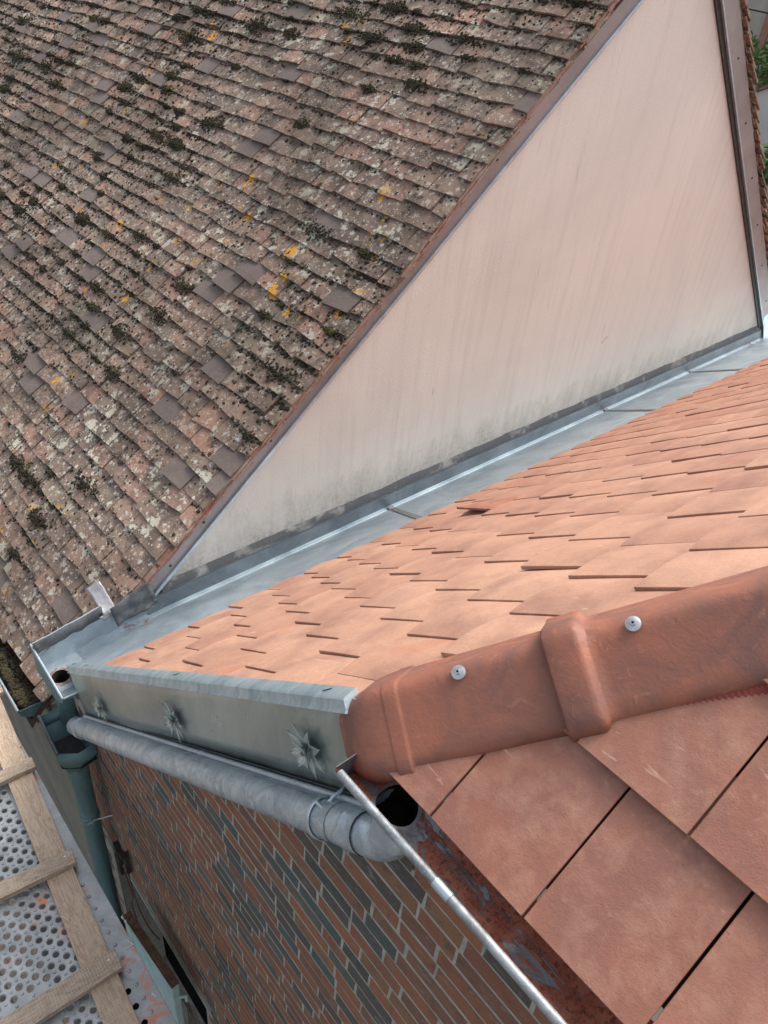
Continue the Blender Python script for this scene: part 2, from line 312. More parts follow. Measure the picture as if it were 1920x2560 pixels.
# ------------------------------------------------------------------ mesh helpers
class MB:
    def __init__(s): s.v = []; s.f = []; s.a = {}; s.mi = []
    def add(s, vs, fs, mi=0, **at):
        o = len(s.v); s.v += [tuple(p) for p in vs]
        for f in fs:
            s.f.append(tuple(i + o for i in f)); s.mi.append(mi)
            for k in set(list(at) + list(s.a)):
                s.a.setdefault(k, [0.0] * (len(s.f) - 1)).append(at.get(k, 0.0))
    def box(s, c, sx, sy, sz, X=(1, 0, 0), Y=(0, 1, 0), Z=(0, 0, 1), **k):
        c, X, Y, Z = map(Vector, (c, X, Y, Z))
        vs = [c + X * (sx * i) + Y * (sy * j) + Z * (sz * l) for l in (-.5, .5) for j in (-.5, .5) for i in (-.5, .5)]
        s.add(vs, [(0, 2, 3, 1), (4, 5, 7, 6), (0, 1, 5, 4), (2, 6, 7, 3), (0, 4, 6, 2), (1, 3, 7, 5)], **k)
    def quad(s, a, b, c, d, **k): s.add([a, b, c, d], [(0, 1, 2, 3)], **k)
    def tube(s, pts, r, n=16, cap=True, a0=0, a1=2 * PI, up=None, **k):
        pts = [Vector(p) for p in pts]; rs = r if isinstance(r, (list, tuple)) else [r] * len(pts)
        full = abs(a1 - a0 - 2 * PI) < 1e-6; m = n if full else n + 1
        vs = []; U = None
        for i, p in enumerate(pts):
            if i == 0: d = pts[1] - pts[0]
            elif i == len(pts) - 1: d = pts[-1] - pts[-2]
            else: d = (pts[i + 1] - pts[i]).normalized() + (pts[i] - pts[i - 1]).normalized()
            d.normalize()
            if U is None: U = Vector(up) if up else (Vector((0, 0, 1)) if abs(d.z) < .9 else Vector((1, 0, 0)))
            V = d.cross(U).normalized(); U = V.cross(d).normalized()
            for j in range(m):
                t = a0 + (a1 - a0) * j / n
                vs.append(p + (U * math.cos(t) + V * math.sin(t)) * rs[i])
        fs = []
        for i in range(len(pts) - 1):
            for j in range(n):
                fs.append((i * m + j, i * m + (j + 1) % m, (i + 1) * m + (j + 1) % m, (i + 1) * m + j))
        if cap and full:
            fs.append(tuple(range(n - 1, -1, -1))); fs.append(tuple((len(pts) - 1) * m + j for j in range(n)))
        s.add(vs, fs, **k)
    def blob(s, c, r, sq=0.6, seed=0, up=(0, 0, 1), **k):
        up = Vector(up).normalized(); X = up.orthogonal().normalized(); Y = up.cross(X)
        vs = []
        rr = random.Random(seed)
        for (x, y, z) in ICO:
            q = r * (1 + rr.uniform(-.28, .28))
            vs.append(Vector(c) + X * (x * q) + Y * (y * q) + up * (z * q * sq))
        s.add(vs, ICOF, **k)
    def build(s, name, mat, parent=None, smooth=None, bevel=None, weld=False, bis=None):
        me = bpy.data.meshes.new(name); me.from_pydata(s.v, [], s.f)
        for k, a in s.a.items():
            at = me.attributes.new(k, 'FLOAT', 'FACE'); at.data.foreach_set('value', a)
        mats = mat if isinstance(mat, (list, tuple)) else [mat]
        for x in mats: me.materials.append(MT[x] if isinstance(x, str) else x)
        if len(mats) > 1: me.polygons.foreach_set('material_index', s.mi)
        if weld or bis:
            bm = bmesh.new(); bm.from_mesh(me)
            if weld: bmesh.ops.remove_doubles(bm, verts=bm.verts, dist=1e-5)
            for (pc, pn) in (bis or []):
                bmesh.ops.bisect_plane(bm, geom=bm.verts[:] + bm.edges[:] + bm.faces[:], plane_co=pc, plane_no=pn, clear_outer=True)
            bm.to_mesh(me); bm.free()
        if smooth is not None:
            for p in me.polygons: p.use_smooth = True
            me.set_sharp_from_angle(angle=math.radians(smooth))
        me.update()
        o = bpy.data.objects.new(name, me); C.objects.link(o)
        if parent: o.parent = parent
        if bevel:
            b = o.modifiers.new('bevel', 'BEVEL'); b.width = bevel; b.segments = 2; b.limit_method = 'ANGLE'; b.angle_limit = math.radians(40)
        return o
_bm = bmesh.new(); bmesh.ops.create_icosphere(_bm, subdivisions=1, radius=1)
ICO = [tuple(v.co) for v in _bm.verts]; ICOF = [tuple(v.index for v in f.verts) for f in _bm.faces]; _bm.free()

def thing(name, label, cat, loc=(0, 0, 0), group=None):
    o = bpy.data.objects.new(name, None); C.objects.link(o); o.location = loc; o.empty_display_size = 0.05
    o['label'] = label; o['category'] = cat
    if group: o['group'] = group
    return o
def at(root, objs):      # parts are modelled in world coordinates: keep them there under a moved root
    for o in objs: o.parent = root; o.matrix_parent_inverse = Matrix.Translation(-root.location)
def tag(o, label, cat, group=None):
    o['label'] = label; o['category'] = cat
    if group: o['group'] = group
    return o
def kids(root):
    for o in list(root.children):
        if o.type != 'EMPTY': o.matrix_parent_inverse = Matrix.Translation(-root.location)

# ------------------------------------------------------------------ ground
g = MB(); g.quad((-300, -300, -8), (300, -300, -8), (300, 300, -8), (-300, 300, -8))
go = g.build('ground', 'paving'); go['kind'] = 'structure'

# ================================================================== brick house
TA1 = math.tan(math.radians(38)); TA2 = math.tan(math.radians(40.6))
HD = Vector((1 / TA2, 1 / TA1, 1)).normalized()
P0 = Vector((-0.715, 0.625, -1.2))
SIDE = HD.cross(Vector((0, 0, 1))).normalized(); UP = SIDE.cross(HD)
house = thing('brick_house', 'brick house with a new orange clay tile roof', 'house', (-1.0, 0.7, -8))

# ---- brick wall, every brick modelled in one mesh
def zt(x): return -1.33 if x > -0.66 else -1.33 + TA2 * (x + 0.66) * 0.985
def ztop(x): return min(-1.30, -1.47 + 0.857 * (x + 0.66))
wb = MB()
CH, J = 0.066, 0.0085
WX0, WX1 = -2.9, 1.3
OPEN = (-2.72, -1.62, -6.3, -4.52)
row = 0; z = -1.30
while z > -7.2:
    x = WX0 - rnd.uniform(0, .33); head = row % 2 == 0
    while x < WX1:
        L = (0.120 if head else 0.196) * rnd.uniform(0.95, 1.05)
        x0, x1 = x + J / 2, x + L - J / 2; x += L
        dark = rnd.random() < (0.64 if head else 0.14)
        head = not head
        # stretchers are often two half bats of different burn
        parts = [(x0, x1)]
        zz0, zz1 = z - CH + J / 2, z - J / 2
        for (a, b2) in parts:
            a = max(a, WX0); b2 = min(b2, WX1)
            if b2 - a < 0.02: continue
            cx = (a + b2) / 2
            if zz1 > ztop(a) + 0.05: continue
            if a < OPEN[1] and b2 > OPEN[0] and zz1 > OPEN[2] and zz0 < OPEN[3]: continue
            d = rnd.uniform(-0.0008, 0.0012); r = 0.0028
            jt = lambda: rnd.uniform(-0.0026, 0.0026)
            y = 0.6950 + d * .4
            P = [(a + r + jt(), y, zz0 + r + jt()), (b2 - r + jt(), y, zz0 + r + jt()), (b2 - r + jt(), y, zz1 - r + jt()), (a + r + jt(), y, zz1 - r + jt())]
            Q = [(a + jt(), y + .0005, zz0 + jt()), (b2 + jt(), y + .0005, zz0 + jt()), (b2 + jt(), y + .0005, zz1 + jt()), (a + jt(), y + .0005, zz1 + jt())]
            Q2 = [(p[0], 0.705, p[2]) for p in Q]
            fs = [(0, 1, 2, 3)] + [(4 + i, 4 + (i + 1) % 4, (i + 1) % 4, i) for i in range(4)] + [(8 + i, 8 + (i + 1) % 4, 4 + (i + 1) % 4, 4 + i) for i in range(4)]
            rr = rnd.random()
            wb.add(P + Q + Q2, fs, rnd=rr, dark=1.0 if dark else 0.0)
    z -= CH * rnd.uniform(0.985, 1.015); row += 1
bricks = wb.build('brickwork', 'brick', house, smooth=50)
mo = MB()
def mq(x0, x1, za, zb, zc, zd): mo.quad((x0, .6958, za), (x1, .6958, zb), (x1, .6958, zc), (x0, .6958, zd))
xs = [WX0, OPEN[0], OPEN[1], -0.86, WX1]
for a, b2 in zip(xs, xs[1:]):
    ta, tb = min(-1.3, ztop(a) + .05), min(-1.3, ztop(b2) + .05)
    if a == OPEN[0]:
        mq(a, b2, OPEN[3], OPEN[3], tb, ta); mq(a, b2, -8, -8, OPEN[2], OPEN[2])
    else: mq(a, b2, -8, -8, tb, ta)
mo.build('mortar_bed', 'mortar', house)
rv = MB()
x0, x1, z0, z1 = OPEN
rv.quad((x0, .7, z1), (x1, .7, z1), (x1, .92, z1), (x0, .92, z1)); rv.quad((x0, .7, z0), (x0, .92, z0), (x1, .92, z0), (x1, .7, z0))
rv.quad((x0, .7, z0), (x0, .7, z1), (x0, .92, z1), (x0, .92, z0)); rv.quad((x1, .7, z0), (x1, .92, z0), (x1, .92, z1), (x1, .7, z1))
win = rv.build('window', 'mortar', house)
pn = MB(); pn.quad((x0, .9, z0), (x1, .9, z0), (x1, .9, z1), (x0, .9, z1)); pn.build('pane', 'black', win)
ln = MB(); ln.box(((x0 + x1) / 2, .694, z1 + .016), x1 - x0 + .1, .02, .03); ln.build('lintel_edge', 'mortar', win, bevel=.003)

# ---- roof boarding below the tiles
rf = MB()
def f2z(x): return -2.575 + TA2 * (x + 2.32)
def f1z(y): return -1.2 + TA1 * (y - 0.625)
hipend = P0 + HD * 3.2
o = 0.075
rf.quad((-2.30, .68, f2z(-2.30) - o), (P0.x, .68, f2z(P0.x) - o), (hipend.x, 9.5, f2z(hipend.x) - o), (-2.30, 9.5, f2z(-2.30) - o))
rf.quad((P0.x, .70, f1z(.70) - o), (2.6, .70, f1z(.70) - o), (2.6, hipend.y, f1z(hipend.y) - o), (hipend.x, hipend.y, f1z(hipend.y) - o))
rf.quad((-2.6, .675, -1.6 - 1.6), (-.6, .675, -1.6), (-.6, .675, -1.3), (-2.6, .675, -1.3 - 1.75))
rf.build('roof_boarding', 'roofdeck', house)

# ---- new clay tiles on both faces
def tilefield(O, A, B, Nn, W, E, TH, us, rows, jit, lift, gap, camber, curl=0.0, extra=1.45, pale=False):
    """O eave origin (tail tops), A along eave, B up slope, Nn normal of the overall plane"""
    mb = MB(); na, nb = 6, 4
    L = E * extra
    for r in range(rows):
        for k in range(us[0], us[1]):
            u0 = W * (k + 0.5 * (r % 2)) + rnd.uniform(-jit, jit) * 0.4; wd = W - gap
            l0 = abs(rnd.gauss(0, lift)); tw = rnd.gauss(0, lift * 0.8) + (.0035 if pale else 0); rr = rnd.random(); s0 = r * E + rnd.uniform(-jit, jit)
            rr = .5 * rr if not pale else .5 + .5 * max(0, min(1, rr * .55 + .38 - .035 * k)); cb = camber * rnd.uniform(.5, 1.4); ro = rnd.uniform(-jit, jit) * 1.2  # light on the far face put into its tile colour, fading along the eave
            rise = 0.019
            vs = []
            for side in (0, 1):
                for j in range(nb + 1):
                    for i in range(na + 1):
                        fu, fs_ = i / na, j / nb
                        h = -rise * (fs_ * L) / E + (l0 + tw * (0.5 - fu)) * (1 - fs_) + cb * (1 - (2 * fu - 1) ** 2) - cb * .5 - curl * (1 - fs_) ** 3
                        if side: h -= TH
                        s = s0 + fs_ * L + ro * (fu - .5)
                        vs.append(O + A * (u0 + gap / 2 + wd * fu) + B * s + Nn * h)
            m = na + 1; T = (nb + 1) * m; fs = []
            for j in range(nb):
                for i in range(na):
                    q = j * m + i; fs.append((q, q + 1, q + m + 1, q + m)); 
            for i in range(na): fs.append((i + 1, i, T + i, T + i + 1))
            for j in range(nb):
                q = j * m; fs.append((q, q + m, T + q + m, T + q)); q += na; fs.append((q + m, q, T + q, T + q + m))
            mb.add(vs, fs, rnd=rr)
    return mb
A1 = Vector((1, 0, 0)); B1 = Vector((0, math.cos(math.atan(TA1)), math.sin(math.atan(TA1)))); N1 = A1.cross(B1)
mb = tilefield(Vector((-0.447, 0.625, -1.2)), A1, B1, N1, 0.2135, 0.262, 0.011, (-3, 12), 13, 0.0015, 0.0012, 0.0042, 0.0015, 0.002)
hipn = SIDE  # keep the side of face 1 (positive SIDE)
t1 = mb.build('tile_field', 'newtile', house, smooth=35, bis=[(P0 + SIDE * 0.012, -SIDE)], bevel=.0012)
t1['label'] = 'large smooth brown red roof tiles above the dusty gutter'
A2 = Vector((0, -1, 0)); B2 = Vector((math.cos(math.radians(40.6)), 0, math.sin(math.radians(40.6)))); N2 = A2.cross(B2)
if N2.z < 0: N2 = -N2
# joints run at y = 0.895 - 0.1065*row + 0.213*k ; A2 reversed so u grows towards -y
mb = MB()
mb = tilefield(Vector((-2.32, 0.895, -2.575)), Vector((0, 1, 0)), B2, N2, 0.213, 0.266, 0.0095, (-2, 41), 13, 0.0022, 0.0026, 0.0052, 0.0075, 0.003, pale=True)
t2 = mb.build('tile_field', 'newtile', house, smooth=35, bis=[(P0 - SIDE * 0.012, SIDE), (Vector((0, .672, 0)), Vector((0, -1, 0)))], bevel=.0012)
t2['label'] = 'overlapping orange tiles coloured paler for the light, sloping down to the zinc valley'
# one tile kicked up near the valley
kt = MB()
yk = 0.895 + .213 * 6.95; sk = 0.266 * 2.02
O = Vector((-2.32, yk, -2.575)) + B2 * sk; W = .2; L = .27
vs = []
for dz in (0, -.011):
    for fu, fs_ in ((0, 0), (1, 0), (1, 1), (0, 1)):
        lift = (0.040 if fu == 0 else .006) * (1 - fs_)
        vs.append(O + Vector((0, 1, 0)) * (W * fu) + B2 * (L * fs_) + N2 * (0.004 + lift - .012 * fs_ + dz))
kt.add(vs, [(0, 1, 2, 3), (7, 6, 5, 4), (0, 4, 5, 1), (1, 5, 6, 2), (2, 6, 7, 3), (3, 7, 4, 0)], rnd=.1)
k = kt.build('lifted_tile', 'newtile', house, bevel=.001); k['label'] = 'single tile standing proud with its side edge showing'

# ---- hip tiles
KEY = [(-.122, -.076), (-.120, -.064), (-.113, -.055), (-.100, -.047), (-.022, .016), (-.012, .0225), (.0, .025), (.012, .0225), (.022, .016), (.100, -.040), (.113, -.050), (.120, -.062), (.122, -.084)]
PROF = []
for (a, b), (c, d) in zip(KEY, KEY[1:]):
    k_ = max(1, int(math.hypot(c - a, d - b) / .012))
    for q in range(k_): PROF.append((a + (c - a) * q / k_, b + (d - b) * q / k_))
PROF.append(KEY[-1])
def hp(s, l, h): return P0 + HD * s + SIDE * l + UP * h
def hipsection(s, k=1.0, off=0.0, drop=0.0):
    return [hp(s, l * k, h * k + off + drop) for l, h in PROF]
def loft(secs, mb, **kw):
    n = len(secs[0]); vs = [p for s in secs for p in s]; fs = []
    for i in range(len(secs) - 1):
        for j in range(n - 1): fs.append((i * n + j, i * n + j + 1, (i + 1) * n + j + 1, (i + 1) * n + j))
    mb.add(vs, fs, **kw)
OFFH = 0.006
def solidify(o, th, off=-1):
    m = o.modifiers.new('thickness', 'SOLIDIFY'); m.thickness = th; m.offset = off
def subsurf(o, n=1):
    m = o.modifiers.new('smooth', 'SUBSURF'); m.levels = n; m.render_levels = n
def hip_tile(s0, s1, label, closed):
    root = thing('hip_tile', label, 'roof tile', tuple(hp(s0, 0, 0)), 'terracotta hip tiles capping the new roof')
    mb = MB(); secs = []
    if closed:
        for i in range(15):
            a = i / 14 * PI / 2
            kk = max(math.sin(a), 0.02); ss = s0 - .012 + 0.117 * (1 - math.cos(a))
            cz = -0.084
            secs.append([hp(ss, l * (kk ** .72), cz + (h - cz) * (kk ** .62) + OFFH) for l, h in PROF])
        for ss, kk in ((.106, 1.0), (.108, 1.045), (.111, 1.058), (.122, 1.05), (.133, 1.058), (.136, 1.045), (.1385, .985), (.143, .968), (.20, .968)):
            secs.append(hipsection(s0 + ss, kk, OFFH))
    else:
        for ss, kk, of in ((0, 1.088, .0135), (.0015, 1.10, .0155), (.005, 1.106, .0165), (.052, 1.108, .017), (.060, 1.104, .0160), (.0655, 1.075, .0115), (.070, 1.03, .005), (.075, 1.003, .001), (.095, .99, 0), (.14, .985, 0)):
            secs.append(hipsection(s0 + ss, kk, OFFH + of))
    n = 6; last = secs[-1]; base = s0 + (.20 if closed else .14)
    for i in range(1, n + 1):
        ss = base + (s1 - base) * i / n; secs.append(hipsection(ss, .98 - .02 * i / n, OFFH))
    loft(secs, mb)
    b = mb.build('tile_body', 'hip', root, smooth=80 if closed else 38); solidify(b, .012, -1)
    if closed:
        rim = MB(); b['label'] = 'rounded closed end with a raised rib'
    # fixing screw with washer
    sw = s0 + (.262 if closed else .155)
    c = hp(sw, .012, .025 + OFFH + .0005); wz = (UP + SIDE * .45).normalized()
    q = MB(); q.tube([c, c + wz * .003], .0135, 20, up=HD); q.tube([c + wz * .003, c + wz * .0045], [.0125, .009], 20, up=HD)
    wsh = q.build('washer', 'steel', root, smooth=40)
    q = MB(); q.tube([c + wz * .0045, c + wz * .009], [.0058, .0050], 6, up=HD); q.build('screw_head', 'steel', wsh, smooth=20)
    q = MB(); q.tube([c + wz * .0091, c + wz * .0094], [.0022, .0022], 6, up=HD); q.build('socket', 'black', wsh)
    kids(root); return root
hip_tile(0.006, 0.47, 'rounded end hip tile with one silver screw at the roof corner', True)
hip_tile(0.425, 0.925, 'collared hip tile with silver screw running out of frame uphill', False)
hip_tile(0.885, 1.29, 'hip tile further up the slope past the second silver screw', False)
hip_tile(1.25, 1.66, 'topmost visible hip tile beyond the edge of the picture', False)
# fix washer parent inverse for sub parts (children keep world coordinates)
cs = MB(); nn = 250
for i in range(nn):
    s = .50 + i * .0048
    a, b2 = hp(s, .118, -.068), hp(s, .140, -.096 - .002 * (i % 2)); a2, b3 = hp(s + .0048, .118, -.068), hp(s + .0048, .140, -.096 - .002 * ((i + 1) % 2))
    hgt = UP * (.004 if i % 2 else 0); hg2 = UP * (0 if i % 2 else .004)
    cs.quad(a + hgt, a2 + hg2, b3 + hg2, b2 + hgt)
cso = cs.build('comb_strip', 'comb', house); cso['label'] = 'pleated red strip under the hip tiles'

# ---- zinc gable trim (fascia) with capping, bead and rosettes
fz = thing('gable_trim', 'patinated zinc gable trim with four leaf rosettes and pale capping above the sloping pipe', 'roof trim', (-1.7, .655, -2.3))
FD = Vector((math.cos(math.radians(40.9)), 0, math.sin(math.radians(40.9)))); FN = Vector((-FD.z, 0, FD.x)); YY = Vector((0, 1, 0))
F0 = Vector((-0.69, .655, -1.150))          # top line, near end
def fp(d, h, y): return Vector((F0.x, y, F0.z)) - FD * d + FN * (h * (1 + .028 * max(d, 0) / 1.0))
LEN = 2.50
p = MB(); n = 60
def wav(d, h): return 0.0022 * math.sin(d * 3.1 + h * 4) + 0.0016 * noise.noise(Vector((d * 4, h * 7, 0)))
rowsH = [0.0, -.06, -.12, -.18, -.225]
vs = [fp(i * (LEN + .12) / n, h, .655 + wav(i * LEN / n, h)) for h in rowsH for i in range(n + 1)]
fs = [(j * (n + 1) + i, (j + 1) * (n + 1) + i, (j + 1) * (n + 1) + i + 1, j * (n + 1) + i + 1) for j in range(len(rowsH) - 1) for i in range(n)]
p.add(vs, fs); pan = p.build('fascia_panel', 'fascia', fz, smooth=60); solidify(pan, .0015)
# folded lower edge with round bead
p = MB(); p.tube([fp(-.02, -.238, .647), fp(LEN + .13, -.238, .647)], .0085, 14); 
for d in (.0, .42, 1.05, 1.7, 2.2): p.tube([fp(d, -.238, .647), fp(d + .018, -.238, .647)], .0095, 14)
p.build('lower_bead', 'zinc', fz, smooth=40)
p = MB(); p.quad(fp(-.02, -.222, .651), fp(LEN + .13, -.222, .651), fp(LEN + .13, -.250, .664), fp(-.02, -.250, .664)); p.quad(fp(-.02, -.250, .664), fp(LEN + .13, -.250, .664), fp(LEN + .13, -.250, .700), fp(-.02, -.250, .700)); p.build('soffit_fold', 'darkz', fz)
# capping: top surface, front lip, drip
p = MB()
for (a, b2) in ((.012, 1.18), (1.16, LEN)):
    e = .0012 if a < .1 else 0
    prof = [(.672, .004 + e), (.670, .014 + e), (.641, .009 + e), (.637 - e, .006), (.6345 - e, -.012), (.629 - e, -.018), (.634 - e, -.021)]
    vs = []; m = 14
    for i in range(m + 1):
        d = a + (b2 - a) * i / m
        for (y, h) in prof: vs.append(fp(d, h + .0012 * noise.noise(Vector((d * 6, h * 30, 1))), y))
    k = len(prof); fs = [(i * k + j, i * k + j + 1, (i + 1) * k + j + 1, (i + 1) * k + j) for i in range(m) for j in range(k - 1)]
    fs.append(tuple(range(k))) if a < .1 else fs.append(tuple(m * k + j for j in range(k)))
    p.add(vs, fs)
cp = p.build('capping', 'capz', fz, smooth=35)
p = MB()
for d in (.10, 1.02, 2.18, 2.42):
    c = fp(d, .0135, .655); p = MB(); p.box(c, .022, .003, .0015, X=FD * .8 + YY * .5, Y=YY, Z=FN); p.build('scratch', 'iron', cp)
def rosette(d, h, R, rot):
    c = fp(d, h, .650); r_ = MB()
    def petal(ang, L, Wd, lift, yb, bend):
        e = FD * math.cos(ang) + FN * math.sin(ang); s_ = FN * math.cos(ang) - FD * math.sin(ang)
        rowsP = [(0.05, .25), (.32, .95), (.50, 1.0), (.78, .50), (1.0, 0.01)]
        vs = []
        for (tt, ww) in rowsP:
            y = yb + lift * math.sin(tt * PI * .75) + bend * tt * tt
            for q in (-1, 0, 1):
                vs.append(c + e * (L * tt) + s_ * (Wd * ww * .5 * q) - YY * (y + (0.0045 if q else 0.0)))
        fs = [(i * 3 + j, i * 3 + j + 1, i * 3 + j + 4, i * 3 + j + 3) for i in range(4) for j in (0, 1)]
        r_.add(vs, fs)
    for i in range(8):
        a = rot + i * PI / 4 + rnd.uniform(-.1, .1); petal(a, R * rnd.uniform(.92, 1.18), R * .36, .005, .001, .004)
    for i in range(5):
        a = rot + .3 + i * PI / 2.5 + rnd.uniform(-.12, .12); petal(a, R * .55, R * .36, .010, .007, .012)
    o_ = r_.build('rosette', 'green2', fz, smooth=30); solidify(o_, .0008, 0)
    q = MB(); q.blob(c - YY * .017, .009, .8, 3, up=(0, -1, 0)); q.build('boss', 'solder', o_, smooth=60)
MT['green2'] = mat_zinc('grey_green_leaf_zinc', (0.36, 0.43, 0.41), (0.52, 0.58, 0.55), 0.45, 0.35, 0.5, 9)
for (x, z, R) in ((-.815, -1.437, .067), (-1.497, -2.036, .066), (-2.225, -2.70, .066)):
    dd = (Vector((F0.x, 0, F0.z)) - Vector((x, 0, z))); rosette(dd.dot(FD), -dd.dot(FN), R, rnd.uniform(0, .7))
fz['label'] = 'patinated zinc gable trim with leaf rosettes and pale capping above the sloping pipe'
kids(fz)

# ---- sloping drain pipe
dp = thing('drain_pipe', 'shiny zinc pipe sloping down the brick wall from gutter outlet to rain hopper', 'drainpipe', (-1.4, .61, -2.15))
PR = .0415
a, b2 = Vector((-.585, .612, -1.418)), Vector((-2.56, .612, -3.160)); dr = (b2 - a).normalized()
m = MB(); m.tube([a + dr * .02, a + dr * 1.30], PR, 32, cap=False); pb = m.build('upper_pipe', 'pipe', dp, smooth=50)
m = MB(); m.tube([a + dr * 1.30, a + dr * 1.305, a + dr * 1.31, b2], [PR, PR + .0012, PR + .0015, PR + .0015], 32, cap=False); m.build('lower_pipe', 'pipe', dp, smooth=50)
m = MB(); m.tube([a + dr * -.02, a + dr * .028, a + dr * .030, a + dr * .040], [PR + .0018, PR + .0018, PR + .0026, PR + .001], 32, cap=False)
m.tube([a + dr * .085, a + dr * .088], [PR + .002, PR + .0005], 32, cap=False); m.build('sleeve', 'pipe', dp, smooth=50)
def ring(pos, w, r, name, mt, par):
    q = MB(); q.tube([pos - dr * w, pos - dr * (w * .6), pos + dr * (w * .6), pos + dr * w], [r, r + .002, r + .002, r], 32, cap=False); return q.build(name, mt, par, smooth=40)
br = ring(a + dr * .155, .009, PR + .003, 'bracket', 'zinc', dp)
m = MB(); pp = a + dr * .155; m.tube([pp + Vector((0, 0, PR + .002)), pp + Vector((.0, .02, PR + .020)), pp + Vector((0, .05, PR + .022))], .0045, 8); m.tube([pp + Vector((-.018, -.012, PR + .006)), pp + Vector((.018, -.012, PR + .012))], .004, 8); m.build('bracket_bolt', 'zinc', br, smooth=40)
ring(b2 - dr * .135, .006, PR + .004, 'bead', 'zinc', dp); ring(b2 - dr * .165, .003, PR + .004, 'bead', 'zinc', dp)
# segmented elbow from outlet
m = MB(); top = Vector((-.515, .626, -1.268)); c0, c1, c2, c3 = top + Vector((0, 0, -.045)), top + Vector((0, -.002, -.120)), a - dr * .055, a + dr * .015
pts = [top] + [c0 * (1 - q) ** 3 + c1 * 3 * q * (1 - q) ** 2 + c2 * 3 * q * q * (1 - q) + c3 * q ** 3 for q in [i / 12 for i in range(13)]]
m.tube(pts, [PR + .004] * 3 + [PR + .002] * 2 + [PR] * 9, 32, cap=False); m.build('elbow', 'pipe', dp, smooth=25)
kids(dp)

# ---- eaves gutter full of clay dust
eg = thing('eaves_gutter', 'open half round zinc gutter dusted with red clay beside the near tiles', 'gutter', (-.6, .617, -1.27))
GC = Vector((0, .617, -1.213)); GR = .0545
HX, HA = -.522, math.radians(-80); HR = .041
m = MB(); nx, na = 260, 30; X0, X1 = -.625, 1.25
dxs = [X0 + (X1 - X0) * (i / nx) ** 1.9 if False else None for i in range(nx + 1)]
xs = [X0 + .0032 * i for i in range(70)]; 
while xs[-1] < X1: xs.append(xs[-1] + .02)
angs = [PI + PI * j / na for j in range(na + 1)]
P = lambda x, t: Vector((x, GC.y + GR * math.cos(t), GC.z + GR * math.sin(t)))
hc = (HX, math.radians(280))
def inh(x, t): return ((x - hc[0]) / HR) ** 2 + ((t - hc[1]) * GR / (HR * .98)) ** 2
vs = []; idx = {}
for i, x in enumerate(xs):
    for j, t in enumerate(angs):
        q = inh(x, t)
        xx, tt = x, t
        if .80 < q < 1.0:   # snap near-rim points on the rim
            k_ = 1 / math.sqrt(q); xx = hc[0] + (x - hc[0]) * k_; tt = hc[1] + (t - hc[1]) * k_
        vs.append(P(xx, tt)); idx[(i, j)] = (len(vs) - 1, q)
fs = []
for i in range(len(xs) - 1):
    for j in range(na):
        c4 = [idx[(i, j)], idx[(i, j + 1)], idx[(i + 1, j + 1)], idx[(i + 1, j)]]
        if min(c[1] for c in c4) < .80: continue
        fs.append(tuple(c[0] for c in c4))
m.add(vs, fs); tr = m.build('trough', 'dust', eg, smooth=60); solidify(tr, .001, 0)
m = MB(); m.tube([Vector((X0 + .012, .561, -1.211)), Vector((-.335, .561, -1.211))], .0082, 20, up=(0, 1, 0)); r1 = m.build('rolled_rim', 'rod', eg, smooth=40)
m = MB(); m.tube([Vector((-.362, .561, -1.211)), Vector((-.327, .561, -1.211))], .0094, 20, up=(0, 1, 0)); m.build('rim_sleeve', 'zinc', r1, smooth=40)
m = MB(); m.tube([Vector((-.335, .561, -1.211)), Vector((1.25, .561, -1.211))], .0082, 20, up=(0, 1, 0)); m.build('rolled_rim', 'rod', eg, smooth=40)
m = MB()
cap = [P(X0, t) for t in angs] + [P(X0, 2 * PI) + Vector((0, 0, .003)), P(X0, PI) + Vector((0, 0, .003))]
m.add(cap, [tuple(range(len(cap)))]); ec = m.build('end_cap', 'lead', eg); solidify(ec, .002)
m = MB(); ptsr = []
for i in range(33):
    a_ = i / 32 * 2 * PI; q = P(hc[0] + HR * math.cos(a_), hc[1] + HR * math.sin(a_) / GR); ptsr.append(q)
for w_ in (1.0, 1.22):
    pass
vs = ptsr[:-1] + [Vector((HX + (q.x - HX) * .93, .626 + (q.y - .626) * .92, -1.305)) for q in ptsr[:-1]]
m.add(vs, [(i, (i + 1) % 32, 32 + (i + 1) % 32, 32 + i) for i in range(32)] + [tuple(range(32, 64))])
m.build('outlet', 'black', eg, smooth=60)
m = MB(); vs = []
for i in range(32):
    a_ = i / 32 * 2 * PI; k0 = 1.0; k1 = 1.13 + .10 * abs(noise.noise(Vector((math.cos(a_) * 2, math.sin(a_) * 2, 5)))) + rnd.uniform(0, .05)
    for kk, of in ((k0, .0), (k1, .0016)):
        q = P(hc[0] + HR * kk * math.cos(a_), hc[1] + HR * kk * math.sin(a_) / GR); n_ = Vector((0, GC.y - q.y, GC.z - q.z)).normalized(); vs.append(q + n_ * (.0022 if kk == k0 else .0008))
m.add(vs, [(2 * i, 2 * i + 1, (2 * i + 3) % 64, (2 * i + 2) % 64) for i in range(32)]); m.build('solder_ring', 'solder', eg, smooth=60)
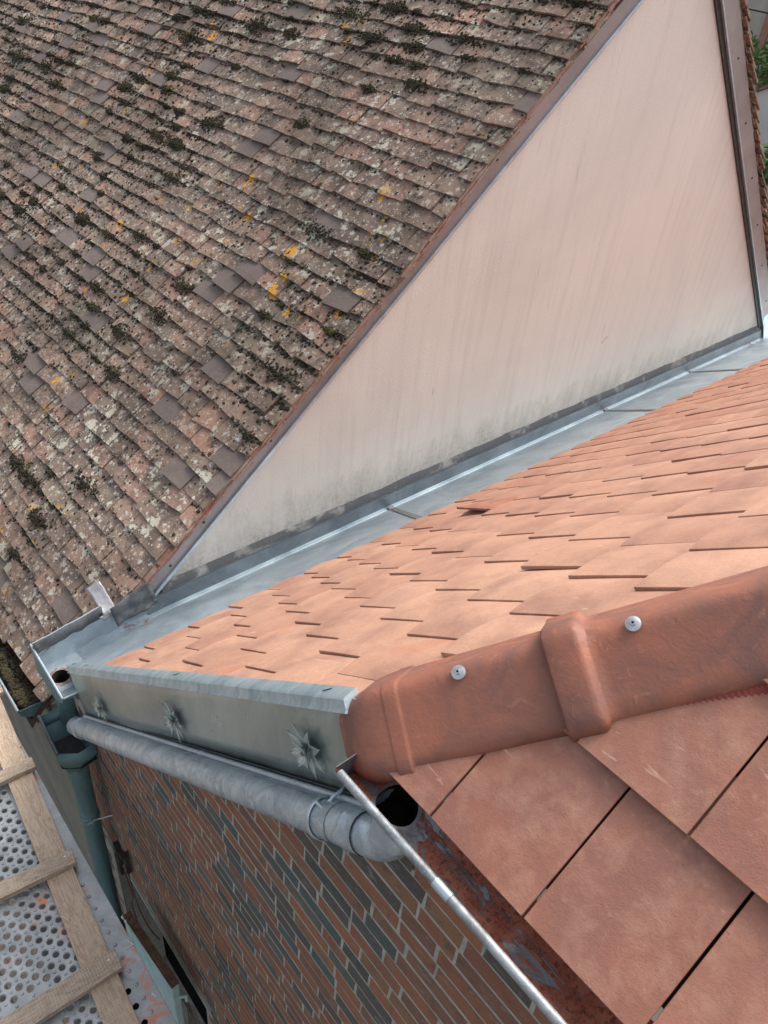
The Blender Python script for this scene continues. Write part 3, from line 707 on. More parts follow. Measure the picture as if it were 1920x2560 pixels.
# printed lot numbers on the zinc
def text(s, loc, X, Y, size, mt, par, name='printed_mark'):
    cu = bpy.data.curves.new(name, 'FONT'); cu.body = s; cu.size = size; cu.extrude = .0002
    o_ = bpy.data.objects.new(name, cu); C.objects.link(o_)
    X = Vector(X).normalized(); Y = Vector(Y).normalized(); Z = X.cross(Y)
    o_.matrix_world = Matrix(((X.x, Y.x, Z.x, loc[0]), (X.y, Y.y, Z.y, loc[1]), (X.z, Y.z, Z.z, loc[2]), (0, 0, 0, 1)))
    cu.materials.append(MT[mt]); bpy.context.view_layer.update()
    me = bpy.data.meshes.new_from_object(o_.evaluated_get(bpy.context.evaluated_depsgraph_get())); mw = o_.matrix_world.copy()
    bpy.data.objects.remove(o_); me.transform(mw); q = bpy.data.objects.new(name, me); C.objects.link(q); q.parent = par; return q
tt = math.radians(296)
for s_, x_ in (('0SE80S10SSS9S', -.335), ('III IIII IIII I', -.255), ('S0SSS', -.185)):
    q = P(x_, tt); n_ = (Vector((x_, GC.y, GC.z)) - q).normalized(); tg = Vector((0, n_.z, -n_.y))
    q = q + n_ * .0009
    text(s_, q, (-1, 0, 0), -tg if tg.z > 0 else tg, .011, 'ink', eg)
kids(eg)

# ================================================================== neighbour's gable wall
def zl(y): return -2.969 + .875 * (y - 1.244)
def zr(y): return -.148 - 1.014 * (y - 5.237)
gw = thing('gable_wall', 'tall pale pink rendered gable wall with soot stains along the zinc valley', 'wall', (-3.1, 4.5, -8))
m = MB(); m.add([(-3.0, .62, -8), (-3.0, 9.3, -8), (-3.0, 9.3, -3.0), (-3.0, 8.05, zr(8.05)), (-3.0, 4.88, zr(4.88)), (-3.0, 1.244, -2.969), (-3.0, .62, -3.45)], [tuple(range(7))])
wl = m.build('rendered_face', 'stucco', gw)
# two small rust scratches and scars
m = MB()
for (y, z, L, a_) in ((5.09, -2.343, .05, -.5), (5.06, -2.37, .03, -.4)):
    m = MB(); m.box((-2.9985, y, z), .001, L, .004, Y=(0, math.cos(a_), -math.sin(a_)), Z=(0, math.sin(a_), math.cos(a_))); m.build('scratch', 'verge', gw)
# sooty mortar fillet above the upstand
def zup(y): return -2.985 + .016 * (y - 1.3)
m = MB(); vs = []; n = 150
for i in range(n + 1):
    y = 1.30 + (8.02 - 1.30) * i / n; t_ = zup(y)
    ra = .058 + .014 * noise.noise(Vector((y * 4, 0, 3))) + .006 * noise.noise(Vector((y * 19, 0, 3)))
    ra = min(ra, zl(y) + .03 - t_) if y < 1.6 else ra
    vs += [(-2.9995, y, t_ + max(ra, .004)), (-2.992, y, t_ + max(ra, .006) * .75), (-2.984, y, t_ + .004), (-2.984, y, t_ - .010)]
m.add(vs, [(4 * i + j, 4 * i + j + 1, 4 * i + 5 + j, 4 * i + 4 + j) for i in range(n) for j in range(3)])
m.build('mortar_fillet', 'mortarband', gw, smooth=60)
kids(gw)

# rake metal bands
rb = thing('rake_band', 'brown grey metal verge band with pale drip edge under the mossy tiles', 'roof trim', (-2.98, 3, -1.5))
def slab(mb, pts, x0, x1):
    n = len(pts); vs = [(x0, y, z) for y, z in pts] + [(x1, y, z) for y, z in pts]
    mb.add(vs, [tuple(range(n - 1, -1, -1)), tuple(range(n, 2 * n))] + [(i, (i + 1) % n, n + (i + 1) % n, n + i) for i in range(n)])
def strip(mb, ys, zf, lo, hi, x0, x1):
    for y0, y1 in zip(ys, ys[1:]): slab(mb, [(y0, zf(y0) + lo), (y1, zf(y1) + lo), (y1, zf(y1) + hi), (y0, zf(y0) + hi)], x0, x1)
m = MB(); strip(m, [1.22, 2.72], zl, .022, .146, -3.02, -2.974); strip(m, [2.70, 4.87], zl, .022, .148, -3.02, -2.972); m.build('band', 'band', rb, bevel=.002)
m = MB(); strip(m, [1.20, 2.73], zl, -.006, .024, -2.998, -2.960); strip(m, [2.71, 4.87], zl, -.006, .024, -2.998, -2.958); m.build('drip_edge', 'dripz', rb, bevel=.003)
def rivet(mb, c, ax, r, h):
    c = Vector(c); ax = Vector(ax); mb.tube([c, c + ax * h * .6, c + ax * h], [r, r * .9, r * .35], 10)
m = MB()
for (y, z) in ((3.844, -.545), (3.45, -.928), (3.03, -1.284), (2.524, -1.757), (1.993, -2.233), (1.568, -2.606), (1.356, -2.81), (4.3, -.13)):
    m = MB(); rivet(m, (-2.973, y, z), (1, 0, 0), .008, .006); m.build('screw', 'iron', rb, smooth=40); kids(rb)
rb2 = thing('rake_band', 'long narrow grey metal verge band at the right edge of the pink wall', 'roof trim', (-2.98, 6.5, -1.5))
m = MB(); strip(m, [4.86, 8.03], zr, .06, .27, -3.02, -2.972); m.build('band', 'band', rb2, bevel=.002)
m = MB(); strip(m, [4.86, 8.06], zr, -.01, .045, -2.998, -2.985); m.build('shadow_gap', 'iron', rb2)
m = MB(); strip(m, [4.86, 8.06], zr, .045, .062, -2.998, -2.966); m.build('drip_edge', 'dripz', rb2, bevel=.003)
m = MB()
for i in range(7):
    m = MB(); rivet(m, (-2.972, 5.3 + i * .41, zr(5.3 + i * .41) + .17), (1, 0, 0), .008, .006); m.build('screw', 'iron', rb2, smooth=40)
m = MB(); m.quad((-2.97, 7.86, zr(7.86) + .08), (-2.95, 8.05, zr(8.05) - .02), (-2.95, 8.16, zr(8.16) + .1), (-2.97, 7.98, zr(7.98) + .26)); m.build('corner_flap', 'dripz', rb2)
kids(rb2)

# ================================================================== valley gutter
vg = thing('valley_gutter', 'bright zinc valley gutter between pink wall and new orange tiles', 'gutter', (-2.8, 3, -3.1))
def zb(y): return -3.105 + .016 * (y - 1.3) if y > 1.25 else -3.105 - .10 * (1.25 - y) / .65
m = MB(); ys = [.70] + [.8 + .1 * i for i in range(90)]; vs = []
prof = lambda y: [(-2.984, zup(y) if y > .95 else zb(y) + .10), (-2.978, zb(y) + .03), (-2.966, zb(y)), (-2.95, zb(y) + .006), (-2.28, -2.595 if y > .9 else -2.595 - (.9 - y) * .02), (-2.2, -2.53)]
for y in ys: vs += [(x, y, z + .0015 * noise.noise(Vector((x * 5, y * 3, 0)))) for x, z in prof(y)]
k = 6; m.add(vs, [(i * k + j, i * k + j + 1, (i + 1) * k + j + 1, (i + 1) * k + j) for i in range(len(ys) - 1) for j in range(k - 1)])
m.build('pan', 'pan', vg, smooth=40)
m = MB(); m.add([p_ for y in ys if y > 1.2 for p_ in ((-2.9755, y, zup(y) - .002), (-2.9725, y, zb(y) + .02))], [(2 * i, 2 * i + 1, 2 * i + 3, 2 * i + 2) for i in range(len([y for y in ys if y > 1.2]) - 1)]); m.build('upstand', 'upst', vg)
m = MB(); m.tube([(-2.963, y, zb(y) + .001) for y in ys], .0028, 8, cap=False); m.build('highlight_bead', 'pan', vg, smooth=60)  # thin bead added along the bend to catch a highlight line
m = MB()
for y in (2.945, 5.345, 6.66):
    m = MB()
    n_ = Vector((-.6, 0, .8))
    for (w0, w1) in ((-.022, .022),):
        y2 = y - .45 * 0
        A = Vector((-2.982, y, zup(y))); B = Vector((-2.976, y, zb(y) + .012)); Cc = Vector((-2.95, y, zb(y) + .0085)); D = Vector((-2.28, y - .36, -2.593 + .003))
        Dd = Cc + (D - Cc) * 1.0
        for p_, q_ in ((A, B), (B, Cc), (Cc, D)):
            off = Vector((.0028, 0, .0028))
            m.quad(p_ + off + Vector((0, w0, 0)), q_ + off + Vector((0, w0, 0)), q_ + off + Vector((0, w1, 0)), p_ + off + Vector((0, w1, 0)))
    m.build('solder_seam', 'solder', vg)
# lower box with outlet
m = MB()
BX0, BX1, BY, BZ = -2.985, -2.775, .605, -3.135; hx, hy, hr = -2.868, .668, .045
N32 = 32; ring_ = [(hx + hr * math.cos(2 * PI * i / N32), hy + hr * math.sin(2 * PI * i / N32)) for i in range(N32)]
def outer(i):
    a_ = 2 * PI * i / N32; dx, dy = math.cos(a_), math.sin(a_); t_ = 9
    for (lim, o_, d_) in ((BX0, hx, dx), (BX1, hx, dx), (BY, hy, dy), (.80, hy, dy)):
        if abs(d_) > 1e-6:
            q = (lim - o_) / d_
            if q > 0: t_ = min(t_, q)
    return (hx + dx * t_, hy + dy * t_)
out_ = [outer(i) for i in range(N32)]
m.add([(x, y, BZ) for x, y in ring_] + [(x, y, BZ) for x, y in out_], [(i, (i + 1) % N32, N32 + (i + 1) % N32, N32 + i) for i in range(N32)])
m.add([(BX0, BY, BZ), (BX0, .8, BZ), (BX1, .8, BZ), (BX1, BY, BZ), (BX0, BY, BZ - .0), ], [(0, 1, 2)][:0])
m.quad((BX1, BY, BZ), (-2.63, BY, -3.03), (-2.63, .80, -3.03), (BX1, .80, BZ))
m.quad((BX0, BY, BZ), (BX0, .80, BZ), (BX0, .80, -2.96), (BX0, BY, -2.98))
bxo = m.build('outlet_box', 'pan', vg); solidify(bxo, .0015)
m = MB(); vs = [(-3.0, .598, -2.978), (-2.628, .598, -3.022), (-2.628, .598, -3.05), (-2.70, .598, -3.12), (-2.78, .598, -3.16), (-3.0, .598, -3.16)]
m.add(vs, [tuple(range(6))]); epl = m.build('end_plate', 'green', vg); solidify(epl, .002)
m = MB(); m.tube([(-3.005, .598, -2.976), (-2.628, .598, -3.020)], .006, 10); m.tube([(-2.628, .598, -3.020), (-2.628, .655, -3.024), (-2.628, .72, -3.01)], .004, 10); m.build('rim_roll', 'zinc', vg, smooth=40)
m = MB()
vs = [(x, y, BZ + .001) for x, y in ring_] + [(x, y, BZ - .2) for x, y in ring_]
m.add(vs, [(i, (i + 1) % N32, N32 + (i + 1) % N32, N32 + i) for i in range(N32)] + [tuple(range(N32, 2 * N32))]); m.build('outlet', 'iron', vg, smooth=60)
m = MB(); vs = []
for i in range(N32):
    a_ = 2 * PI * i / N32; k1 = 1.25 + .5 * abs(noise.noise(Vector((math.cos(a_) * 1.5, math.sin(a_) * 1.5, 2)))) + rnd.uniform(0, .06)
    vs += [(hx + hr * math.cos(a_), hy + hr * math.sin(a_), BZ + .0035), (hx + hr * k1 * math.cos(a_), max(hy + hr * k1 * math.sin(a_), BY + .002), BZ + .0015)]
m.add(vs, [(2 * i, 2 * i + 1, (2 * i + 3) % 64, (2 * i + 2) % 64) for i in range(N32)]); m.build('solder_ring', simple('rusty_solder', (0.17, 0.085, 0.06), (0.36, 0.27, 0.24), 30, 0.7, bs=.6), vg, smooth=60)
m = MB(); m.tube([(hx, hy, BZ - .012), (hx, hy, BZ - .30), (hx, hy - .002, BZ - .33)], [.0475, .0475, .044], 28, cap=False); m.tube([(hx + .008, hy - .046, BZ - .02), (hx + .004, hy - .047, BZ - .07), (hx + .009, hy - .047, BZ - .14)], .0016, 6); m.build('leader', 'green', vg, smooth=40)
kids(vg)

# lead upstand piece and patches at the foot of the old verge
lf = thing('lead_upstand', 'wrinkled zinc and lead upstand closing the left end of the valley', 'flashing', (-2.96, .8, -3.0))
m = MB(); n = 26; vs = []
for i in range(n + 1):
    y = .60 + .64 * i / n
    tz = -2.945 + .165 * (y - .6) + .004 * noise.noise(Vector((y * 15, 0, 0))) if y < .955 else -2.975 + .05 * (y - .95)
    xo = .006 * noise.noise(Vector((y * 9, 2, 0)))
    vs += [(-2.982, y, zb(max(y, .7)) + .02), (-2.975 + xo, y, tz - .10), (-2.970 + xo, y, tz - .05), (-2.965 + xo, y, tz), (-2.972 + xo, y, tz + .003), (-2.985, y, tz - .02)]
m.add(vs, [(i * 6 + j, i * 6 + j + 1, (i + 1) * 6 + j + 1, (i + 1) * 6 + j) for i in range(n) for j in range(5)]); m.build('upstand', 'pan', lf, smooth=50)
m = MB(); vs = []
for i in range(n + 1):
    y = .602 + .355 * i / n; tz = -2.945 + .165 * (y - .6) + .004 * noise.noise(Vector((y * 15, 0, 0))); lo = .075 + .012 * noise.noise(Vector((y * 22, 5, 0))); xo = .006 * noise.noise(Vector((y * 9, 2, 0)))
    vs += [(-2.960 + xo, y, tz + .006), (-2.958 + xo + .003 * noise.noise(Vector((y * 30, 1, 1))), y, tz - lo * .5), (-2.966 + xo, y, tz - lo)]
m.add(vs, [(i * 3 + j, i * 3 + j + 1, i * 3 + 4 + j, i * 3 + 3 + j) for i in range(n) for j in range(2)]); o_ = m.build('lead_strip', 'lead', lf, smooth=60); solidify(o_, .003)
kids(lf)
def sheet(name, corners, nu, nv, amp, mat, label, cat='flashing', seed=0, th=.003):
    A, B, Cc, D = map(Vector, corners); nrm = (B - A).cross(D - A).normalized(); m = MB(); vs = []
    for j in range(nv + 1):
        for i in range(nu + 1):
            u, v = i / nu, j / nv
            p = (A * (1 - u) + B * u) * (1 - v) + (D * (1 - u) + Cc * u) * v
            e = nrm * (amp * noise.noise(p * 14 + Vector((seed, 0, 0)))) + Vector((noise.noise(p * 31 + Vector((seed, 7, 0))), noise.noise(p * 27), 0)) * amp * .35
            vs.append(p + e)
    m.add(vs, [(j * (nu + 1) + i, j * (nu + 1) + i + 1, (j + 1) * (nu + 1) + i + 1, (j + 1) * (nu + 1) + i) for j in range(nv) for i in range(nu)])
    o_ = m.build(name, mat, smooth=70); solidify(o_, th, 0); tag(o_, label, cat); return o_
sheet('lead_patch', [(-2.932, 1.01, -3.03), (-2.932, 1.25, -2.99), (-2.925, 1.20, -2.80), (-2.925, .985, -2.885)], 14, 10, .014, 'lead', 'dark crumpled lead patch wrapping the bottom corner of the verge band', seed=3)
sheet('lead_tab', [(-2.945, .955, -2.93), (-2.940, 1.03, -2.94), (-3.06, 1.00, -2.80), (-3.07, .935, -2.83)], 8, 8, .012, 'leadlight', 'pale folded lead tab lying on the lowest mossy tile', seed=9)
sheet('lead_tab', [(-2.947, .955, -2.97), (-2.945, 1.01, -2.955), (-2.95, 1.0, -2.925), (-2.95, .93, -2.935)], 6, 4, .006, 'leadlight', 'small pale lead roll between the upstand and the dark lead patch', seed=5)

# ================================================================== old mossy roof
oroof = thing('old_roof', 'steep old roof of small brown clay tiles covered in lichen', 'roof', (-5, .6, -3.4))
KP = [(.59, -3.385), (1.063, -2.955), (2.786, -1.475), (4.15, -.194), (4.80, .43)]
def zroof(y):
    for (a, za), (b2, zb_) in zip(KP, KP[1:]):
        if y <= b2 or b2 == KP[-1][0]: return za + (zb_ - za) * (y - a) / (b2 - a)
OW, OE, OTH, OL = .220, .119, .016, .26
rows_ = []; y = .575; 
while y < 4.78:
    sl_ = (zroof(y + .02) - zroof(y)) / .02; c_ = 1 / math.sqrt(1 + sl_ * sl_); rows_.append((y, sl_)); y += OE * c_
def sag(x): return .028 * noise.noise(Vector((x * .55, .3, 1.7))) + .012 * noise.noise(Vector((x * 1.7, 3, 2)))
om = MB(); tops = []
for r, (y0, sl_) in enumerate(rows_):
    Bv = Vector((0, 1, sl_)).normalized(); Nv = Vector((0, -sl_, 1)).normalized()
    k0 = -42 if r > 4 else -44
    x = -3.0
    first = True; k = 0
    off = (0.0 if r % 2 else OW * .5)
    x = -2.955 + rnd.uniform(-.008, .012)
    if r < 9: x = -2.985
    while x > -11.6:
        wd = OW * rnd.uniform(.94, 1.05)
        if first and off: wd = OW * .5
        first = False
        xa, xb = x - wd + .0068, x; x -= wd
        nu, nv = 4, 4
        clean = 1.0 if rnd.random() < .06 else 0.0
        rr = rnd.random()
        l0 = abs(rnd.gauss(0, .0045)) + (.006 if clean else 0); tw = rnd.gauss(-.002, .006); ys = rnd.gauss(0, .008) * (1 if not clean else .5) - (.010 if clean else 0) - (.012 if rnd.random() < .03 else 0); ro = rnd.gauss(0, .011); cb = rnd.uniform(.0, .006)
        tilt = .0135
        vs = []
        for sd_ in (0, 1):
            for j in range(nv + 1):
                for i in range(nu + 1):
                    fu, fv = i / nu, j / nv
                    wear = 0.0 if clean else .0045
                    ee = wear * noise.noise(Vector((xa * 9 + fu * 5, r * 3.7, 0))) if j == 0 else 0
                    h = (l0 + tw * (fu - .5)) * (1 - fv) - tilt * 1.25 * fv * OL / OE + cb * (1 - (2 * fu - 1) ** 2) - (OTH if sd_ else 0)
                    if not clean and not sd_: h += .0016 * noise.noise(Vector((xa * 30 + fu * 7, fv * 6, r)))
                    if not sd_ and (j == 0): h -= .003 if not clean else .001
                    p = Vector((xa + (xb - xa) * fu, y0, zroof(y0) + sag(xa) + OTH)) + Bv * (ys + ee + ro * (fu - .5) + fv * OL) + Nv * h
                    vs.append(p)
        m_ = nu + 1; T = m_ * (nv + 1); fs = []
        for j in range(nv):
            for i in range(nu): q = j * m_ + i; fs.append((q, q + 1, q + m_ + 1, q + m_))
        for i in range(nu): fs.append((i + 1, i, T + i, T + i + 1))
        for j in range(nv):
            q = j * m_; fs.append((q, q + m_, T + q + m_, T + q)); q += nu; fs.append((q + m_, q, T + q, T + q + m_))
        om.add(vs, fs, rnd=rr, clean=clean)
        tops.append((xa, xb, y0, zroof(y0) + sag(xa) + OTH, Bv, Nv, clean, l0, ys))
om.build('tile_field', 'old', oroof, smooth=42)
# underlay
m = MB(); vs = []
for (yy, zz) in [(.50, -3.50)] + KP: vs += [(-2.99, yy, zz - .05), (-12, yy, zz - .05)]
m.add(vs, [(2 * i, 2 * i + 1, 2 * i + 3, 2 * i + 2) for i in range(len(KP))]); m.build('roof_boarding', 'roofdeck', oroof)
# verge tile ends
m = MB(); y = 1.10
while y < 4.76:
    sl_ = (zroof(y + .02) - zroof(y)) / .02; Bv = Vector((0, 1, sl_)).normalized(); Nv = Vector((0, -sl_, 1)).normalized(); c_ = 1 / math.sqrt(1 + sl_ * sl_)
    for kk, (dn, ex) in enumerate(((-.012, .004), (-.023, .010))):
        L = OE * rnd.uniform(1.0, 1.35)
        m.box(Vector((-2.972 + ex * .8 + rnd.uniform(-.010, .008), y, zroof(y) + .012)) + Bv * (OE * (.45 + kk * .3)) + Nv * dn, .045, L, .009, Y=Bv, Z=Nv)
    y += OE * c_
m.build('verge_edge', 'verge', oroof, bevel=.002)
# far slope seen edge-on past the right band
m = MB(); y = 4.86
Bv = Vector((0, -1, 1.014)).normalized(); Nv = Vector((0, 1.014, 1)).normalized()
while y < 8.15:
    for c_ in range(3):
        xx = -2.955 - c_ * OW
        zz = zr(y) + .335
        j_ = rnd.uniform(-.01, .01)
        m.box(Vector((xx - OW / 2 + (rnd.uniform(-.012, .015) if c_ == 0 else 0), y, zz)) + Bv * (.075 + j_) - Nv * (.0), OW - .004, .20, .014, Y=(Bv * .985 - Nv * .17).normalized(), Z=(Nv * .985 + Bv * .17).normalized(), rnd=rnd.random())
        if c_ == 0:
            m.box(Vector((xx - OW / 2 + rnd.uniform(-.02, 0), y, zz)) + Bv * (.04 + j_) - Nv * .024, OW - .03, .16, .013, Y=(Bv * .985 - Nv * .17).normalized(), Z=(Nv * .985 + Bv * .17).normalized(), rnd=rnd.random())
    y += .126 / 1.424
fs_ = m.build('far_tile_field', 'old', oroof, bevel=.002)
fs_['label'] = 'tile edges of the far slope stepping down past the right verge band'
m = MB(); slab(m, [(4.86, zr(4.86) + .25), (8.1, zr(8.1) + .25), (8.1, zr(8.1) + .30), (4.86, zr(4.86) + .30)], -3.7, -2.99); m.build('far_boarding', 'rotwood', oroof)
kids(oroof)

# moss on the old roof
mm = MB(); mg = MB(); rs = random.Random(11)
def den(x, y): return noise.noise(Vector((x * .9, y * 1.1, 4.2))) + .5 * noise.noise(Vector((x * 2.6, y * 2.6, 1.2))) + .22 * max(0, y - 2.2) + .06 * max(0, -x - 6)
for (xa, xb, y0, zz, Bv, Nv, clean, l0, ys) in tops:
    far = (-xa - 3) / 7
    d = den(xa, y0) + .12 * far
    nb = rs.randint(2, 8) + (rs.randint(5, 12) if d > .0 else 0) + (rs.randint(12, 26) if d > .20 else 0)
    if clean: nb = rs.randint(0, 1)
    for i in range(nb):
        fx = rs.random(); fv = rs.choice([rs.random() * OE, OE * rs.uniform(.82, 1.02), OE * rs.uniform(.82, 1.02)]) 
        rad = min(rs.uniform(.0025, .0085) * (1.7 if rs.random() < .13 else 1) * (1.3 if d > .3 else 1), .017)
        p = Vector((xa + (xb - xa) * fx, y0, zz)) + Bv * (fv + ys) + Nv * (-.0135 * fv / OE + .001 + l0 * .6)
        mm.blob(p, rad, rs.uniform(.45, .8), rs.randint(0, 9999), up=Nv)
# cushions: deeper clumps in some joints
for _ in range(820):
    t_ = tops[rs.randrange(len(tops))]
    if rs.random() > .30 + 1.2 * den(t_[0], t_[2]) : continue
    xa, xb, y0, zz, Bv, Nv, clean, l0, ys = t_
    c = Vector((xa, y0, zz)) + Bv * OE * .9; el = rs.uniform(.6, 2.6); big = rs.uniform(.014, .075) * rs.uniform(.6, 1.1)
    tgt = mg if rs.random() < .22 else mm
    for i in range(int(120 * big / .05)):
        a_ = rs.uniform(0, 2 * PI); q = rs.random() ** .8 * (1 + .6 * noise.noise(Vector((math.cos(a_) * 2, math.sin(a_) * 2, c.x * 5))))
        p = c + Vector((1, 0, 0)) * (math.cos(a_) * q * big * (1 + el)) + Bv * (math.sin(a_) * q * big) + Nv * (-.001 + .011 * (1 - min(q, 1) ** 2))
        tgt.blob(p, rs.uniform(.004, .009), rs.uniform(.5, 1.0), rs.randint(0, 9999), up=Nv)
o_ = mm.build('moss', 'moss', smooth=180); o_['kind'] = 'stuff'
tag(o_, 'dark round cushions of moss dotted over the old tiles', 'moss')
o_ = mg.build('moss', 'mossg', smooth=180); o_['kind'] = 'stuff'
tag(o_, 'thick olive green moss clumps in the joints of the old tiles', 'moss')

# ---- old gutter with debris
og = thing('old_gutter', 'weathered half round gutter filled with dark moss below the old roof', 'gutter', (-4, .55, -3.5))
gc = Vector((0, .548, -3.425)); gr = .085
m = MB(); n = 18; vs = []; xs_ = [-3.035, -3.6, -4.5, -6, -12]
for x in xs_:
    for j in range(n + 1):
        t_ = PI + PI * j / n; vs.append((x, gc.y + gr * math.cos(t_), gc.z + gr * math.sin(t_)))
m.add(vs, [(i * (n + 1) + j, (i + 1) * (n + 1) + j, (i + 1) * (n + 1) + j + 1, i * (n + 1) + j + 1) for i in range(len(xs_) - 1) for j in range(n)]); o_ = m.build('trough', 'pipe', og, smooth=50); solidify(o_, .002, 0)
m = MB(); m.tube([(-3.03, gc.y - gr, gc.z + .003), (-12, gc.y - gr, gc.z + .003)], .008, 12, up=(0, 1, 0)); m.build('rolled_rim', 'zinc', og, smooth=40)
m = MB(); vs = [(-3.030, gc.y + gr * math.cos(PI + PI * j / n), gc.z + gr * math.sin(PI + PI * j / n)) for j in range(n + 1)]; m.add(vs, [tuple(range(n + 1))]); o_ = m.build('end_cap', 'green', og); solidify(o_, .003)
m = MB(); m.quad((-3.03, .462, -3.43), (-12, .462, -3.43), (-12, .615, -3.9), (-3.03, .56, -3.60)); m.build('wall_flashing', 'pipe', og)
kids(og)
m = MB()
for i in range(2600):
    x = -3.06 - (rs.random() ** 1.3) * 2.6; y = .548 + rs.uniform(-1, 1) * .066
    m.blob((x, y, gc.z - .022 - .02 * ((y - .548) / .066) ** 2 * -1 + rs.uniform(-.012, .012)), rs.uniform(.007, .020), rs.uniform(.5, 1), rs.randint(0, 9999))
for i in range(50):
    x = -3.07 - rs.random() * .7; y = .548 + rs.uniform(-1, 1) * .05; a_ = rs.uniform(0, 2 * PI); L = rs.uniform(.02, .07)
    m.tube([(x, y, gc.z - .008), (x + L * math.cos(a_), y + L * .5 * math.sin(a_), gc.z + rs.uniform(-.01, .012))], .0012, 5)
o_ = m.build('gutter_moss', 'moss', smooth=180); o_['kind'] = 'stuff'; tag(o_, 'dark crumbly moss and twigs filling the old gutter', 'moss')

# ---- grey rendered wall below
rw = thing('rendered_wall', 'olive grey roughcast wall with a jagged crack beside the blue green downpipe', 'wall', (-4, .7, -8))
m = MB(); m.box((-7.45, .82, -5.75), 9.1, .40, 4.6); m.build('wall_face', 'grey', rw, bevel=.01)
m = MB()
def crack(pts, w, mb):
    for i, (p_, q_) in enumerate(zip(pts, pts[1:])):
        p_, q_ = Vector(p_), Vector(q_); d = (q_ - p_).normalized(); s_ = Vector((-d.z, 0, d.x)); w0 = w * (.4 + .6 * abs(math.sin(i * 1.7))); w1 = w * (.4 + .6 * abs(math.sin((i + 1) * 1.7)))
        mb.quad(p_ - s_ * w0, q_ - s_ * w1, q_ + s_ * w1, p_ + s_ * w0)
rc = random.Random(4); pts = []; x, z = -3.03, -3.62
for i in range(34):
    pts.append((x, .6185, z)); x += rc.uniform(-.020, .034); z -= rc.uniform(.02, .05)
crack(pts, .005, m); m.build('crack', 'black', rw); kids(rw)

# ================================================================== hopper and downpipe
hpz = thing('rain_hopper', 'small blue green open rain hopper catching the pipe and the valley outlet', 'rain hopper', (-2.72, .61, -3.6))
cx, cy, zt_ = -2.735, .600, -3.40
m = MB(); top4 = [(-2.915, .535), (-2.645, .520), (-2.590, .600), (-2.60, .690), (-2.915, .690)]
ringb = [(-2.665 + .052 * math.cos(a_), .602 + .052 * math.sin(a_)) for a_ in [PI * 1.10, PI * 1.6, PI * 1.95, PI * .3, PI * .75]]
secs = [[(x, y, zt_) for x, y in top4], [(x * .97 + -2.70 * .03, y, zt_ - .085) for x, y in top4], [(x, y, zt_ - .19) for x, y in ringb]]
vs = [p_ for s_ in secs for p_ in s_]; m.add(vs, [(i * 5 + j, i * 5 + (j + 1) % 5, (i + 1) * 5 + (j + 1) % 5, (i + 1) * 5 + j) for i in range(2) for j in range(5)])
o_ = m.build('hopper_body', 'green', hpz, smooth=50); solidify(o_, .002); 
m = MB(); m.tube([(-2.92, .533, zt_ + .002), (-2.642, .518, zt_ + .002)], .0085, 14, up=(0, 1, 0)); m.build('front_roll', 'darkz', hpz, smooth=40)
m = MB(); m.add([(x * .98 - 2.70 * .02, y * .98 + .012, zt_ - .13) for x, y in top4], [(0, 1, 2, 3, 4)]); m.build('dark_inside', 'iron', hpz); kids(hpz)
dn = thing('downpipe', 'blue green zinc downpipe standing in the corner between brick and grey render', 'drainpipe', (-2.665, .602, -8))
DX, DY = -2.665, .602
m = MB(); m.tube([(DX, DY, zt_ - .17), (DX, DY, zt_ - .30)], .050, 32, cap=False); m.tube([(DX, DY, zt_ - .295), (DX, DY, zt_ - .302)], [.050, .047], 32, cap=False); m.build('collar', 'green', dn, smooth=40)
m = MB(); m.tube([(DX, DY, zt_ - .28), (DX, DY, -8)], .0470, 32, cap=False); m.build('pipe', 'green', dn, smooth=40)
m = MB(); zc = -4.02; m.tube([(DX, DY, zc), (DX, DY, zc - .004), (DX, DY, zc - .018), (DX, DY, zc - .022)], [.048, .0515, .0515, .048], 32, cap=False); cl = m.build('clamp', 'green', dn, smooth=40)
m = MB(); m.box((DX + .055, DY - .012, zc - .011), .022, .006, .022); m.tube([(DX + .056, DY - .035, zc - .011), (DX + .056, DY + .02, zc - .011)], .004, 8); m.tube([(DX + .05, DY, zc - .011), (DX + .085, .70, zc - .011)], .004, 8); m.build('clamp_bolt', 'zinc', cl, smooth=40); kids(dn)

# old iron bracket, added dark crevice blocks, cable on the wall
ib = MB(); ib.box((-2.40, .672, -4.24), .022, .030, .20); ib.box((-2.40, .655, -4.145), .05, .03, .014); ib.box((-2.44, .68, -4.36), .07, .02, .02)
for i in range(2): ib.box((-2.55 - .012 * i, .678, -4.35 - i * .14), .03 + .01 * (i % 2), .03, .16, X=(1, 0, .15), Z=(-.15, 0, 1))  # dark blocks added to stand for a dark crevice in the wall
tag(ib.build('iron_bracket_and_crevice', 'iron', bevel=.003), 'black rusty iron stub fixed to the bricks right of the downpipe, with dark blocks added for a wall crevice', 'bracket')
cb_ = MB(); pts = []
for i in range(24):
    t_ = i / 23; pts.append((-2.44 + .34 * t_, .675 - .02 * math.sin(t_ * PI), -4.38 - .30 * math.sin(t_ * 1.9) * .8 - .02 * t_))
cb_.tube(pts, .004, 8)
pts = [(-2.44 - .03 * math.sin(i * .8), .668, -4.33 - .05 * i) for i in range(14)]; cb_.tube(pts, .004, 8)
tag(cb_.build('cable', 'rotwood', smooth=40), 'thin brown cable looping down the brick wall beside the iron stub', 'cable')

